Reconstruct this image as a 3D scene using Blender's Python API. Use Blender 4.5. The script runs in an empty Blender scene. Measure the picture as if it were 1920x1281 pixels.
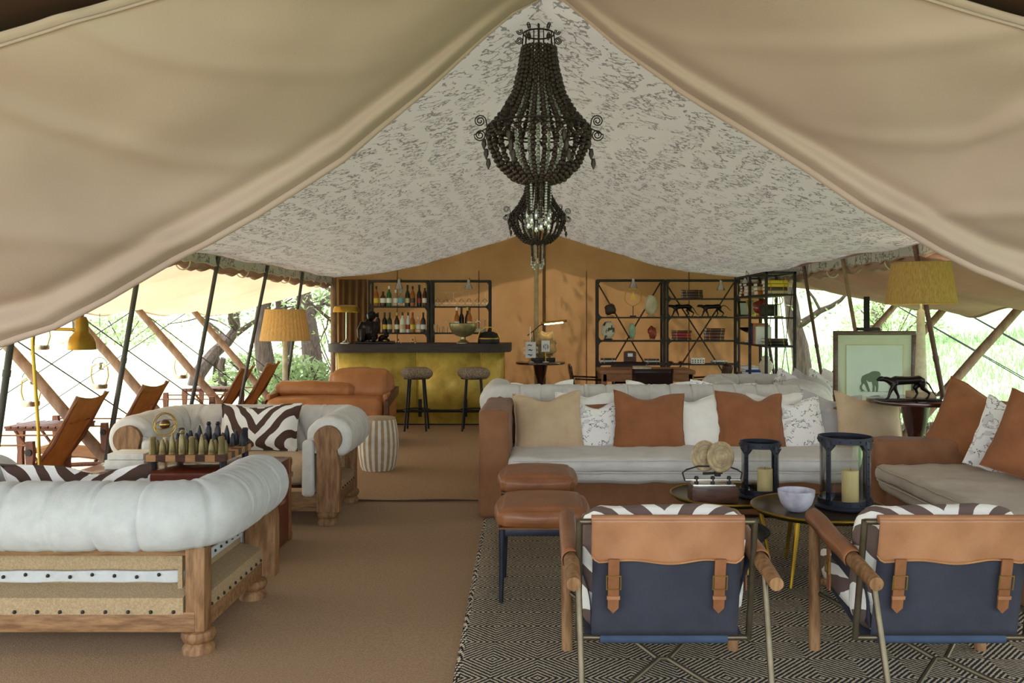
import bpy, bmesh, math, random
from mathutils import Vector, Matrix, noise as mnoise
PI = math.pi
sc = bpy.context.scene
COL = sc.collection
# ------------------------------------------------------------------ camera, sky, sun, exposure
F_PX, VX, VY, CAM_H = 1600.0, 1008.0, 593.0, 1.5      # focal length and vanishing point in the 1920x1281 frame
cd = bpy.data.cameras.new('camera'); cam = bpy.data.objects.new('camera', cd); COL.objects.link(cam)
cam.location = (0, 0, CAM_H); cam.rotation_euler = (PI/2, 0, 0)
cd.sensor_width = 36; cd.lens = F_PX/1920*36
cd.shift_x = -(VX-960)/1920; cd.shift_y = -(640.5-VY)/1920
cd.clip_start = 0.05; cd.clip_end = 400
sc.camera = cam
w = bpy.data.worlds.new('sky'); sc.world = w; w.use_nodes = True
w.node_tree.nodes['Background'].inputs[0].default_value = (0.88, 0.95, 1.04, 1)
w.node_tree.nodes['Background'].inputs[1].default_value = 2.1
sd = bpy.data.lights.new('sun', 'SUN'); sd.energy = 5.0; sd.angle = 0.02; sd.color = (1.0, 0.97, 0.93)
sun = bpy.data.objects.new('sun', sd); COL.objects.link(sun)
sun.rotation_euler = Vector((0.30, -0.62, -1.0)).to_track_quat('-Z', 'Y').to_euler()
sc.view_settings.view_transform = 'Standard'; sc.view_settings.look = 'None'
sc.view_settings.gamma = 1; sc.view_settings.use_curve_mapping = False
sc.view_settings.exposure = 1.2

# ------------------------------------------------------------------ helpers
def C(h):
    h = h.lstrip('#'); o = []
    for i in (0, 2, 4):
        c = int(h[i:i+2], 16)/255
        o.append(c/12.92 if c <= .04045 else ((c+.055)/1.055)**2.4)
    return (*o, 1)
def W(px, py, Y):                       # a photo pixel at a known depth -> world point
    s = F_PX/Y; return Vector(((px-VX)/s, Y, CAM_H-(py-VY)/s))
MATS = {}
def nd(nt, t, **kw):
    n = nt.nodes.new(t)
    for k, v in kw.items():
        if k in n.inputs: n.inputs[k].default_value = v
        else: setattr(n, k, v)
    return n
def mk(name, c1, c2=None, scale=8, rough=.7, metal=0, bump=0, bscale=60, stretch=(1, 1, 1), transl=0, spec=.4, sheen=0, detail=4, ramp=(.35, .65), coat=0):
    m = bpy.data.materials.new(name); m.use_nodes = True; nt = m.node_tree; L = nt.links.new
    b = nt.nodes['Principled BSDF']; out = nt.nodes['Material Output']
    b.inputs['Roughness'].default_value = rough; b.inputs['Metallic'].default_value = metal
    b.inputs['Specular IOR Level'].default_value = spec
    b.inputs['Sheen Weight'].default_value = sheen; b.inputs['Coat Weight'].default_value = coat
    tc = nd(nt, 'ShaderNodeTexCoord'); mp = nd(nt, 'ShaderNodeMapping'); mp.inputs['Scale'].default_value = stretch
    L(tc.outputs['Object'], mp.inputs[0])
    n = nd(nt, 'ShaderNodeTexNoise', Scale=scale, Detail=detail, Roughness=.6); L(mp.outputs[0], n.inputs['Vector'])
    r = nd(nt, 'ShaderNodeValToRGB'); L(n.outputs[0], r.inputs[0])
    r.color_ramp.elements[0].color = C(c1); r.color_ramp.elements[1].color = C(c2 or c1)
    r.color_ramp.elements[0].position, r.color_ramp.elements[1].position = ramp
    L(r.outputs[0], b.inputs['Base Color'])
    if bump:
        n2 = nd(nt, 'ShaderNodeTexNoise', Scale=bscale, Detail=3); L(mp.outputs[0], n2.inputs['Vector'])
        bp = nd(nt, 'ShaderNodeBump', Strength=bump, Distance=.01); L(n2.outputs[0], bp.inputs['Height']); L(bp.outputs[0], b.inputs['Normal'])
    if transl:
        t = nd(nt, 'ShaderNodeBsdfTranslucent'); L(r.outputs[0], t.inputs[0])
        mx = nd(nt, 'ShaderNodeMixShader'); mx.inputs[0].default_value = transl
        L(b.outputs[0], mx.inputs[1]); L(t.outputs[0], mx.inputs[2]); L(mx.outputs[0], out.inputs[0])
    MATS[name] = m; m['col'] = r.name
    return m
def mth(nt, op, a, b=None, c=None):
    n = nt.nodes.new('ShaderNodeMath'); n.operation = op
    for i, x in enumerate((a, b, c)):
        if x is None: continue
        if isinstance(x, (int, float)): n.inputs[i].default_value = x
        else: nt.links.new(x, n.inputs[i])
    return n.outputs[0]
def recolor(m, fac, ca, cb):            # base colour = mix(ca, cb, fac) on a material made by mk
    nt = m.node_tree; mx = nt.nodes.new('ShaderNodeMix'); mx.data_type = 'RGBA'
    nt.links.new(fac, mx.inputs['Factor']); mx.inputs['A'].default_value = C(ca); mx.inputs['B'].default_value = C(cb)
    nt.links.new(mx.outputs['Result'], nt.nodes['Principled BSDF'].inputs['Base Color'])
    for n in nt.nodes:
        if n.type == 'BSDF_TRANSLUCENT': nt.links.new(mx.outputs['Result'], n.inputs[0])
def objxyz(m):
    nt = m.node_tree; tc = nt.nodes.new('ShaderNodeTexCoord'); s = nt.nodes.new('ShaderNodeSeparateXYZ')
    nt.links.new(tc.outputs['Object'], s.inputs[0]); return nt, tc.outputs['Object'], s.outputs[0], s.outputs[1], s.outputs[2]
def tex(nt, vec, scale, detail=2, rough=.5):
    n = nd(nt, 'ShaderNodeTexNoise', Scale=scale, Detail=detail, Roughness=rough); nt.links.new(vec, n.inputs['Vector']); return n.outputs[0]

class MB:
    def __init__(s): s.v = []; s.f = []
    def add(s, v, f, M=None):
        k = len(s.v)
        s.v += [tuple(M @ Vector(p)) for p in v] if M else [tuple(p) for p in v]
        s.f += [[i+k for i in q] for q in f]; return s
    def box(s, c, d, M=None, R=None):
        x, y, z = d[0]/2, d[1]/2, d[2]/2
        v = [Vector((sx*x, sy*y, sz*z)) for sx in (-1, 1) for sy in (-1, 1) for sz in (-1, 1)]
        if R: v = [R @ p for p in v]
        v = [p+Vector(c) for p in v]
        return s.add(v, [(0, 1, 3, 2), (4, 6, 7, 5), (0, 4, 5, 1), (2, 3, 7, 6), (0, 2, 6, 4), (1, 5, 7, 3)], M)
    def cbox(s, c, d, b=.006, R=None, M=None):         # box with chamfered edges
        bm = bmesh.new(); bmesh.ops.create_cube(bm, size=1)
        for p in bm.verts: p.co = Vector((p.co.x*d[0], p.co.y*d[1], p.co.z*d[2]))
        bmesh.ops.bevel(bm, geom=bm.edges[:], offset=min(b, min(d)*.45), segments=2, affect='EDGES', profile=.6)
        bm.verts.index_update()
        v = [(R @ p.co if R else p.co)+Vector(c) for p in bm.verts]; f = [[q.index for q in a.verts] for a in bm.faces]; bm.free()
        return s.add(v, f, M)
    def soft(s, c, d, r=.05, n=10, puff=0, wob=0, seed=0, R=None, M=None):   # rounded, puffed, wrinkled block
        h = [x/2 for x in d]; idx = {}; v = []; f = []
        def pt(a, b, e):
            k = (round(a, 5), round(b, 5), round(e, 5))
            if k in idx: return idx[k]
            p = Vector((a*h[0], b*h[1], e*h[2])); q = Vector([max(-h[i]+r, min(h[i]-r, p[i])) for i in range(3)])
            o = p-q; L = o.length
            nrm = o/L if L > 1e-6 else Vector((0, 0, 0))
            res = q+nrm*r if L > 1e-6 else p
            pf = puff*((1-a*a)*(1-b*b) if abs(e) == 1 else (1-a*a)*(1-e*e) if abs(b) == 1 else (1-b*b)*(1-e*e))**.7
            res = res+nrm*pf
            if wob:
                g = Vector((seed*7.3, seed*3.1, seed))
                res = res+nrm*wob*(mnoise.noise(res*6+g)+.6*mnoise.noise(res*15+g))
            if R: res = R @ res
            idx[k] = len(v); v.append(res+Vector(c)); return idx[k]
        def ax(i):
            m = max(3, min(n*2, int(n*d[i]/max(d)*1.2)+2)); t = [2*j/m-1 for j in range(m+1)]
            e = 1-min(.9, r/h[i]); t += [e, -e, e+(1-e)*.5, -e-(1-e)*.5]; return sorted(set(round(x, 5) for x in t))
        A, B, E = ax(0), ax(1), ax(2)
        for sgn in (-1, 1):
            for P, Q, fn in ((A, B, lambda p, q: pt(p, q, sgn)), (A, E, lambda p, q: pt(p, sgn, q)), (B, E, lambda p, q: pt(sgn, p, q))):
                for i in range(len(P)-1):
                    for j in range(len(Q)-1): f.append([fn(P[i], Q[j]), fn(P[i+1], Q[j]), fn(P[i+1], Q[j+1]), fn(P[i], Q[j+1])])
        return s.add(v, f, M)
    def tube(s, pts, r, n=8, cap=True, closed=False, M=None):
        pts = [Vector(p) for p in pts]; m = len(pts); v = []; f = []; up = None
        for i, p in enumerate(pts):
            a = pts[(i-1) % m] if (closed or i) else p; b = pts[(i+1) % m] if (closed or i < m-1) else p
            t = (b-a)
            t = t.normalized() if t.length > 1e-9 else Vector((0, 0, 1))
            if up is None: up = Vector((0, 0, 1)) if abs(t.z) < .9 else Vector((1, 0, 0))
            x = up-t*up.dot(t); x = x.normalized() if x.length > 1e-6 else t.orthogonal().normalized(); y = t.cross(x); up = x
            rr = r[i] if isinstance(r, (list, tuple)) else r
            v += [p+(x*math.cos(2*PI*k/n)+y*math.sin(2*PI*k/n))*rr for k in range(n)]
        for i in range(m if closed else m-1):
            for k in range(n):
                j = (i+1) % m; f.append([i*n+k, i*n+(k+1) % n, j*n+(k+1) % n, j*n+k])
        if cap and not closed: f += [list(range(n))[::-1], [(m-1)*n+k for k in range(n)]]
        return s.add(v, f, M)
    def lathe(s, prof, n=20, c=(0, 0, 0), M=None, sx=1, sy=1):
        v = []; f = []; m = len(prof)
        for r, z in prof: v += [(c[0]+sx*max(r, 1e-4)*math.cos(2*PI*k/n), c[1]+sy*max(r, 1e-4)*math.sin(2*PI*k/n), c[2]+z) for k in range(n)]
        for i in range(m-1):
            for k in range(n): f.append([i*n+k, i*n+(k+1) % n, (i+1)*n+(k+1) % n, (i+1)*n+k])
        f += [list(range(n))[::-1], [(m-1)*n+k for k in range(n)]]
        return s.add(v, f, M)
    def prism(s, poly, y0, y1, M=None):               # polygon in x,z extruded along y
        n = len(poly); v = [(a, y0, b) for a, b in poly]+[(a, y1, b) for a, b in poly]
        f = [list(range(n)), list(range(n, 2*n))[::-1]]+[[i, (i+1) % n, n+(i+1) % n, n+i] for i in range(n)]
        return s.add(v, f, M)
    def ball(s, c, r, n=8, M=None):
        r = r if isinstance(r, (tuple, list)) else (r, r, r)
        v = [(c[0], c[1], c[2]+r[2])]; f = []; m = max(3, n//2+1)
        for i in range(1, m):
            t = PI*i/m; v += [(c[0]+r[0]*math.sin(t)*math.cos(2*PI*k/n), c[1]+r[1]*math.sin(t)*math.sin(2*PI*k/n), c[2]+r[2]*math.cos(t)) for k in range(n)]
        v.append((c[0], c[1], c[2]-r[2]))
        for k in range(n):
            f.append([0, 1+k, 1+(k+1) % n]); f.append([len(v)-1, 1+(m-2)*n+(k+1) % n, 1+(m-2)*n+k])
            for i in range(m-2): f.append([1+i*n+k, 1+(i+1)*n+k, 1+(i+1)*n+(k+1) % n, 1+i*n+(k+1) % n])
        return s.add(v, f, M)
    def grid(s, fn, nu, nv, M=None):
        v = [fn(i/nu, j/nv) for i in range(nu+1) for j in range(nv+1)]
        return s.add(v, [[i*(nv+1)+j, (i+1)*(nv+1)+j, (i+1)*(nv+1)+j+1, i*(nv+1)+j+1] for i in range(nu) for j in range(nv)], M)
    def build(s, name, mat, parent=None, loc=None, smooth=38, solid=0, kind=None, fix=True):
        me = bpy.data.meshes.new(name); me.from_pydata([tuple(p) for p in s.v], [], s.f)
        if fix:
            bm = bmesh.new(); bm.from_mesh(me); bmesh.ops.recalc_face_normals(bm, faces=bm.faces[:]); bm.to_mesh(me); bm.free()
        if smooth:
            me.shade_smooth(); me.set_sharp_from_angle(angle=math.radians(smooth))
        me.materials.append(MATS[mat] if isinstance(mat, str) else mat)
        o = bpy.data.objects.new(name, me); COL.objects.link(o)
        if parent: o.parent = parent
        if loc is not None: o.location = loc
        if solid:
            md = o.modifiers.new('solid', 'SOLIDIFY'); md.thickness = solid; md.offset = 0
        if kind: o['kind'] = kind
        return o
def tag(o, label, cat, group=None):
    o['label'] = label; o['category'] = cat
    if group: o['group'] = group
    return o
def thing(name, label, cat, loc=(0, 0, 0), rz=0, group=None):
    o = bpy.data.objects.new(name, None); COL.objects.link(o); o.location = loc; o.rotation_euler = (0, 0, rz)
    o.empty_display_size = .1
    return tag(o, label, cat, group)
def dup(root, loc, rz=None, label=None, group=None):
    r = root.copy(); COL.objects.link(r); r.location = loc
    if rz is not None: r.rotation_euler = (0, 0, rz)
    if label: r['label'] = label
    if group: r['group'] = group
    for ch in list(root.children):
        c = ch.copy(); COL.objects.link(c); c.parent = r
        for g in list(ch.children):
            d = g.copy(); COL.objects.link(d); d.parent = c
    return r
def struct(o): o['kind'] = 'structure'; return o
def rot(rx=0, ry=0, rz=0):
    return (Matrix.Rotation(rz, 3, 'Z') @ Matrix.Rotation(ry, 3, 'Y') @ Matrix.Rotation(rx, 3, 'X'))
def lerp(a, b, t): return a+(b-a)*t
def interp(pts, x):
    if x <= pts[0][0]: return pts[0][1]
    for (a, b), (c, d) in zip(pts, pts[1:]):
        if x <= c: return b+(d-b)*(x-a)/(c-a)
    return pts[-1][1]
def arc(c, r, a0, a1, n, plane='xz'):
    o = []
    for i in range(n+1):
        a = math.radians(a0+(a1-a0)*i/n); p = (r*math.cos(a), r*math.sin(a))
        o.append((c[0]+p[0], c[1], c[2]+p[1]) if plane == 'xz' else (c[0]+p[0], c[1]+p[1], c[2]) if plane == 'xy' else (c[0], c[1]+p[0], c[2]+p[1]))
    return o

# ------------------------------------------------------------------ materials
mk('lining', '#d8d1c4', '#cfc7b8', 3, .9, bump=.1, bscale=200, transl=.3)
nt, vec, x, y, z = objxyz(MATS['lining'])
rowv = mth(nt, 'MULTIPLY', mth(nt, 'ABSOLUTE', x), 4.3)
rowv = mth(nt, 'ADD', rowv, mth(nt, 'MULTIPLY', tex(nt, vec, 3.2), 1.6))
fr = mth(nt, 'FRACT', rowv)
inrow = mth(nt, 'MULTIPLY', mth(nt, 'GREATER_THAN', fr, .16), mth(nt, 'LESS_THAN', fr, .92))
inrow = mth(nt, 'MULTIPLY', inrow, mth(nt, 'GREATER_THAN', tex(nt, vec, 6, 1), .40))
ln = mth(nt, 'LESS_THAN', mth(nt, 'ABSOLUTE', mth(nt, 'SUBTRACT', tex(nt, vec, 13, 2.5, .55), .5)), .03)
ln2 = mth(nt, 'MULTIPLY', mth(nt, 'GREATER_THAN', tex(nt, vec, 45, 2), .6), mth(nt, 'GREATER_THAN', tex(nt, vec, 13, 1), .55))
ink = mth(nt, 'MULTIPLY', mth(nt, 'MAXIMUM', ln, mth(nt, 'MULTIPLY', ln2, .7)), inrow)
recolor(MATS['lining'], mth(nt, 'MULTIPLY', ink, .66), '#cbc6c0', '#4a433f')
mk('print_linen', '#d9d5cd', None, 4, .9, bump=.15, bscale=300)
nt, vec, x, y, z = objxyz(MATS['print_linen'])
fr = mth(nt, 'FRACT', mth(nt, 'ADD', mth(nt, 'MULTIPLY', z, 7), mth(nt, 'MULTIPLY', tex(nt, vec, 5), .5)))
inrow = mth(nt, 'MULTIPLY', mth(nt, 'GREATER_THAN', fr, .15), mth(nt, 'GREATER_THAN', tex(nt, vec, 9, 1), .42))
ln = mth(nt, 'LESS_THAN', mth(nt, 'ABSOLUTE', mth(nt, 'SUBTRACT', tex(nt, vec, 16, 2.5, .55), .5)), .018)
sh = mth(nt, 'MULTIPLY', mth(nt, 'GREATER_THAN', tex(nt, vec, 12, 1), .6), .35)
recolor(MATS['print_linen'], mth(nt, 'MULTIPLY', mth(nt, 'MAXIMUM', ln, sh), mth(nt, 'MULTIPLY', inrow, .8)), '#eae7e2', '#5d5b60')
for nm, ca, cb in (('zebra', '#e4e0d8', '#4a352b'), ('zebra_white', '#efece4', '#6a5750')):
    mk(nm, ca, None, 4, .9, bump=.3, bscale=350)
    nt, vec, x, y, z = objxyz(MATS[nm])
    ph = mth(nt, 'ADD', mth(nt, 'MULTIPLY', mth(nt, 'ABSOLUTE', x), 46), mth(nt, 'MULTIPLY', mth(nt, 'ADD', z, y), -33))
    ph = mth(nt, 'ADD', ph, mth(nt, 'MULTIPLY', tex(nt, vec, 4.0, 1.5), 9))
    recolor(MATS[nm], mth(nt, 'GREATER_THAN', mth(nt, 'SINE', ph), -.05), ca, cb)
mk('flap', '#c4aba4', '#baa19a', 1.2, .85, bump=.08, bscale=150, transl=.12)
mk('fly', '#e6dac6', '#dccfba', 1.5, .85, bump=.1, bscale=100, transl=.45)
mk('fly_pink', '#b79585', '#a88576', 1.5, .85, bump=.1, bscale=100, transl=.2)
mk('roof_canvas', '#c6c2bd', '#bcb8b2', 2, .9, transl=.3)
mk('roof_dark', '#4a2a1a', '#3c2114', 2, .9)
mk('wall_canvas', '#85603e', '#775231', 1.3, .8, bump=.12, bscale=220, transl=.3)
mk('wall_pole', '#b9a582', '#a89470', 10, .7)
mk('sisal', '#a48666', '#8d7153', 90, .95, bump=.5, bscale=180, stretch=(1, 1.6, 1), detail=2)
mk('sisal_far', '#ac8a63', '#946f4c', 60, .95, bump=.5, bscale=140, stretch=(.5, 3, 1), detail=2)
mk('rug', '#1d1a1e', None, 60, .95, bump=.6, bscale=200)
nt, vec, x, y, z = objxyz(MATS['rug'])
du = mth(nt, 'ABSOLUTE', mth(nt, 'SUBTRACT', mth(nt, 'FRACT', mth(nt, 'MULTIPLY', x, 2.6)), .5))
dv = mth(nt, 'ABSOLUTE', mth(nt, 'SUBTRACT', mth(nt, 'FRACT', mth(nt, 'MULTIPLY', y, 2.6)), .5))
dd = mth(nt, 'ADD', mth(nt, 'ADD', du, dv), mth(nt, 'MULTIPLY', tex(nt, vec, 70, 2), .03))
st = mth(nt, 'GREATER_THAN', mth(nt, 'FRACT', mth(nt, 'MULTIPLY', dd, 14)), .56)
recolor(MATS['rug'], mth(nt, 'MULTIPLY', st, mth(nt, 'ADD', .65, mth(nt, 'MULTIPLY', tex(nt, vec, 120), .5))), '#131116', '#c0b092')
mk('deck', '#a9937c', '#8f7a66', 6, .9, bump=.2)
mk('linen', '#cbc7bf', '#c0bcb4', 14, .92, bump=.25, bscale=260, sheen=.15)
mk('linen_cool', '#bfc0bf', '#b4b5b4', 14, .92, bump=.25, bscale=260, sheen=.15)
mk('burlap', '#b29b78', '#9d8563', 120, .95, bump=.6, bscale=240, detail=2)
mk('oak', '#96704a', '#6a4829', 7, .6, bump=.25, bscale=40, stretch=(6, 6, 1))
mk('oak_h', '#96704a', '#6a4829', 7, .6, bump=.25, bscale=40, stretch=(1, 6, 6))
mk('walnut', '#5a3523', '#3a2015', 8, .45, bump=.1, stretch=(1, 6, 6), coat=.2)
mk('mahogany', '#421d15', '#2a100c', 5, .25, coat=.5)
mk('chair_wood', '#7d4a30', '#5f3623', 8, .5, stretch=(4, 4, 1))
mk('canvas_tan', '#b37f48', '#a2703c', 10, .8, bump=.2, bscale=200, transl=.4)
mk('prop_wood', '#937660', '#745844', 5, .8, bump=.3, stretch=(3, 3, 1))
mk('pole_metal', '#4a4440', '#3c3733', 8, .5, metal=.2)
mk('pole_brown', '#55352a', '#432820', 8, .5)
mk('brass', '#b08d3c', '#9a7830', 4, .3, metal=1)
mk('brass_soft', '#b3954a', '#9d8140', 6, .42, metal=.9)
mk('bar_brass', '#dfc05a', '#a38636', 4, .42, metal=.3, bump=.06, bscale=9, detail=10, ramp=(.4, .75))
mk('bar_top', '#3d2f2b', '#2b211f', 6, .6, bump=.4, bscale=20, stretch=(.6, 5, 5))
mk('iron', '#3a3431', '#2b2624', 12, .55, metal=.5, bump=.1)
mk('iron_blue', '#2b2d3a', '#22242e', 12, .45, metal=.5, bump=.1)
mk('black_iron', '#191718', '#221f20', 12, .5, metal=.4)
mk('bronze', '#241a1a', '#150f10', 6, .32, metal=.6, bump=.15, bscale=25)
mk('bronze_tray', '#5b4a2c', '#46381f', 5, .35, metal=.85)
mk('gold_rim', '#a9842e', '#8d6c22', 6, .35, metal=.9)
mk('silver', '#c9c4b8', '#b0aca2', 6, .25, metal=1)
mk('chrome_bowl', '#b3a67e', '#8c7d58', 5, .3, metal=.6)
mk('leather_tan', '#8d5a38', '#77482a', 5, .42, bump=.12, bscale=70, coat=.1)
mk('leather_strap', '#8a5a38', '#764a2c', 9, .45, bump=.1, bscale=80)
mk('leather_flap', '#a0704e', '#8a5c3e', 4, .45, bump=.15, bscale=50)
mk('leather_sofa', '#ab7142', '#975f33', 4, .4, bump=.1, bscale=60)
mk('dark_leather', '#2c1715', '#1e0f0e', 5, .35)
mk('trunk_leather', '#6b2c18', '#4c1c10', 5, .35, bump=.1, coat=.3)
mk('navy', '#34343f', '#2b2b35', 6, .9, bump=.2, bscale=300)
mk('navy_blue', '#37465c', '#303c50', 6, .9, bump=.2, bscale=300)
mk('slip_rust', '#885c3c', '#784e31', 5, .9, bump=.25, bscale=240, sheen=.1)
mk('rust', '#935c36', '#824f2c', 6, .9, bump=.3, bscale=260, sheen=.15)
mk('beige', '#c6ad8c', '#b99f7e', 6, .9, bump=.3, bscale=260, sheen=.1)
mk('cream', '#ebe7de', '#e1dcd2', 6, .9, bump=.3, bscale=260, sheen=.1)
mk('grey_linen', '#b9b4b1', '#ada8a5', 6, .9, bump=.3, bscale=260, sheen=.1)
mk('mattress', '#d9d5ce', '#cdc9c2', 6, .92, bump=.3, bscale=220, sheen=.1)
mk('mattress_warm', '#bdb09d', '#b0a28f', 6, .92, bump=.3, bscale=220, sheen=.1)
mk('raffia', '#e2bd80', '#c99c5c', 160, .9, bump=.4, bscale=160, stretch=(1, 1, .05), transl=.3)
mk('raffia_dark', '#c9a566', '#a98545', 160, .9, bump=.5, bscale=160, stretch=(1, 1, .05), transl=.2)
mk('bone', '#cfc4aa', '#b3a585', 14, .5, bump=.2)
mk('bone_white', '#e6e2d6', '#d5d0c2', 14, .45)
mk('bone_tan', '#b09a78', '#9c8664', 14, .5)
mk('leopard', '#a08f76', '#5a4c3e', 130, .9, ramp=(.47, .53), detail=1)
mk('ink', '#2a2729', None, 5, .8)
mk('paper', '#dfe0dd', '#d5d6d4', 5, .9)
mk('mat_board', '#d8d2bd', '#cfc9b4', 5, .9)
mk('candle', '#e6cf95', '#dcc284', 4, .5, transl=.2)
mk('quartz', '#aaa6b4', '#c9c6d0', 12, .35, ramp=(.4, .6))
mk('bead', '#33211c', '#241613', 30, .5)
mk('wire', '#2a1f1b', None, 5, .5, metal=.4)
mk('rope', '#3a3a38', None, 20, .9)
mk('bark', '#5a4a40', '#3d322b', 14, .95, bump=.8, bscale=30, stretch=(2, 2, .4))
mk('leaf', '#7f9560', '#98a878', 4, .7, transl=.4)
mk('grass', '#96a07c', '#b0b498', .35, .95, bump=.5, bscale=8, detail=8)
mk('blade', '#7a9863', '#94ab7c', 3, .8, transl=.25)
nt, vec, x, y, z = objxyz(MATS['grass'])
sd_ = mth(nt, 'ADD', mth(nt, 'MULTIPLY', x, .35), mth(nt, 'MULTIPLY', tex(nt, vec, .5, 6), .9)); sd_ = mth(nt, 'MINIMUM', mth(nt, 'MAXIMUM', sd_, 0), 1)
recolor(MATS['grass'], sd_, '#a0a884', '#7f9a68')
mk('straw', '#6e5947', '#43352b', 12, .95)
mk('rock', '#c0a36c', '#8a6b42', 7, .8, bump=.5, bscale=18, detail=8)
mk('rock_dark', '#2a2220', '#3d322e', 9, .5, bump=.7, bscale=30)
mk('rock_pale', '#d8cdb4', '#b4a888', 6, .4, bump=.3, bscale=14)
mk('fossil', '#c9c4ae', '#3e3c34', 16, .7, ramp=(.5, .6), detail=2)
mk('agate', '#6a1c12', '#a84a34', 14, .25, coat=.4)
mk('jade', '#9fb59a', '#7d9a80', 9, .35)
mk('ammonite', '#c9b184', '#4b3a2a', 18, .35, ramp=(.3, .8), detail=6, coat=.4)
mk('wood_light', '#b98a5a', '#a4774a', 8, .5, stretch=(1, 5, 5))
mk('table_oak', '#9a6a44', '#845634', 7, .5, stretch=(1, 5, 5))
mk('white_stone', '#dcdad2', '#c6c3ba', 10, .4)
mk('chess_gold', '#8b7c55', '#76683f', 9, .4, metal=.5)
mk('chess_black', '#23222a', '#19181f', 9, .4)
mk('plastic_blue', '#1d2f8a', None, 5, .4)
for nm, c in (('red', '#8c1f1c'), ('yellow', '#d8b52a'), ('white', '#dedbd2'), ('green', '#1f5a2c'), ('dkgreen', '#1b2a1c'), ('brown', '#4a2414'), ('amber', '#9a5318'),
              ('blue', '#5f9bb5'), ('black', '#17120f'), ('orange', '#c4631f'), ('tanpaper', '#cdb68c'), ('darkbrown', '#3a2318')):
    mk('c_'+nm, c, None, 5, .3)
def glassmat(name, col, rough=.02, amount=.85):
    m = bpy.data.materials.new(name); m.use_nodes = True; nt = m.node_tree; out = nt.nodes['Material Output']
    nt.nodes.remove(nt.nodes['Principled BSDF'])
    t = nd(nt, 'ShaderNodeBsdfTransparent'); t.inputs[0].default_value = C(col)
    g = nd(nt, 'ShaderNodeBsdfGlossy'); g.inputs['Roughness'].default_value = rough; g.inputs[0].default_value = (.95, .95, .95, 1)
    lw = nd(nt, 'ShaderNodeFresnel', IOR=1.45); ml = mth(nt, 'MULTIPLY_ADD', lw.outputs[0], amount, .012)
    mx = nd(nt, 'ShaderNodeMixShader'); nt.links.new(ml, mx.inputs[0]); nt.links.new(t.outputs[0], mx.inputs[1]); nt.links.new(g.outputs[0], mx.inputs[2])
    nt.links.new(mx.outputs[0], out.inputs[0]); MATS[name] = m
glassmat('glass', '#fafbfa', .02, .6); mk('crystal', '#b9bab4', '#8f918c', 30, .06, metal=.4, spec=.9); glassmat('acrylic', '#f4f5f4', .02, .3)
def emat(name, col, st):
    m = bpy.data.materials.new(name); m.use_nodes = True; b = m.node_tree.nodes['Principled BSDF']
    b.inputs['Base Color'].default_value = C(col); b.inputs['Emission Color'].default_value = C(col); b.inputs['Emission Strength'].default_value = st; MATS[name] = m
emat('lamp_glow', '#fff0d0', 14)
# ------------------------------------------------------------------ the tent and the land
BACK_Y = 13.1
PROF = [(0, 2.84), (.2, 2.765), (.6, 2.64), (1.0, 2.52), (1.4, 2.40), (1.8, 2.28), (2.3, 2.18), (2.7, 2.13), (3.12, 2.10)]
def zl(x, y=8):
    return interp(PROF, abs(x))
def terr(x, y):
    ax = max(0, abs(x)-5.0); ay = max(0, y-15)
    r = .085*ax+.075*ay if x > 0 else .045*ax+.05*ay
    return -.06+min(r, 9)+.10*mnoise.noise(Vector((x*.25, y*.25, 0)))*min(1, ax*.4+ay*.4)
g = MB()
xs = [-90, -60, -40, -28, -20, -15, -12, -10, -8.5, -7, -6, -5, -3, 0, 3, 5, 5.6, 6.3, 7, 8, 9, 10, 12, 14, 17, 20, 25, 32, 42, 60, 90]
ys = [-40, -25, -12, -5, 0, 2, 4, 5, 6, 7, 8, 9, 10, 11, 12, 13, 14, 16, 18, 20, 23, 27, 32, 40, 50, 65, 85, 110]
g.grid(lambda a, b: (xs[round(a*(len(xs)-1))], ys[round(b*(len(ys)-1))], terr(xs[round(a*(len(xs)-1))], ys[round(b*(len(ys)-1))])), len(xs)-1, len(ys)-1)
struct(g.build('ground', 'grass', smooth=80))
fl = MB().box((-.05, 6.0, -.03), (7.2, 15.0, .06)); fl = struct(fl.build('floor', 'sisal_far', smooth=0))
deck = struct(MB().box((-4.55, 8.2, -.04), (1.75, 10.5, .06)).build('deck_floor', 'deck', smooth=0))
for i in range(52):
    MB().cbox((-4.55, 3.05+i*.2, -.005), (1.74, .186, .02), .004).build('plank', 'deck', deck)
# matting: two lengths of sisal with a bound edge, and the diamond rug
r = MB().grid(lambda a, b: (lerp(-3.35, 1.2, a), lerp(1.2, 6.86, b), .008+.004*mnoise.noise(Vector((a*9, b*7, 1)))), 50, 50)
rug1 = tag(r.build('sisal_mat', 'sisal', solid=.01), 'sand coloured woven sisal mat running up the middle between the sofas', 'rug')
MB().tube([(lerp(-3.35, 1.2, i/40), 6.86, .012+.004*math.sin(i*.9)) for i in range(41)], .014, 6).build('bound_edge', 'c_darkbrown', rug1)
def rugfn(a, b):
    y = lerp(1.3, 6.22, b); x = lerp(-.255-.018*y, 3.6, a)
    return (x+(.006*math.sin(y*60) if a == 0 else 0), y, .026+.002*mnoise.noise(Vector((x*5, y*5, 3))))
rug2 = tag(MB().grid(rugfn, 40, 120).build('diamond_rug', 'rug', solid=.012), 'black and cream rug woven in nested diamonds under the lounge chairs', 'rug')
fr = MB()
for i in range(240):
    y = 1.35+i*.0203; x = -.258-.018*y
    fr.tube([(x+.01, y, .028), (x-.012, y+.004, .024), (x-.022, y-.004, .016)], .004, 4)
fr.build('fringe', 'rug', rug2, kind='stuff')

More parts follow.
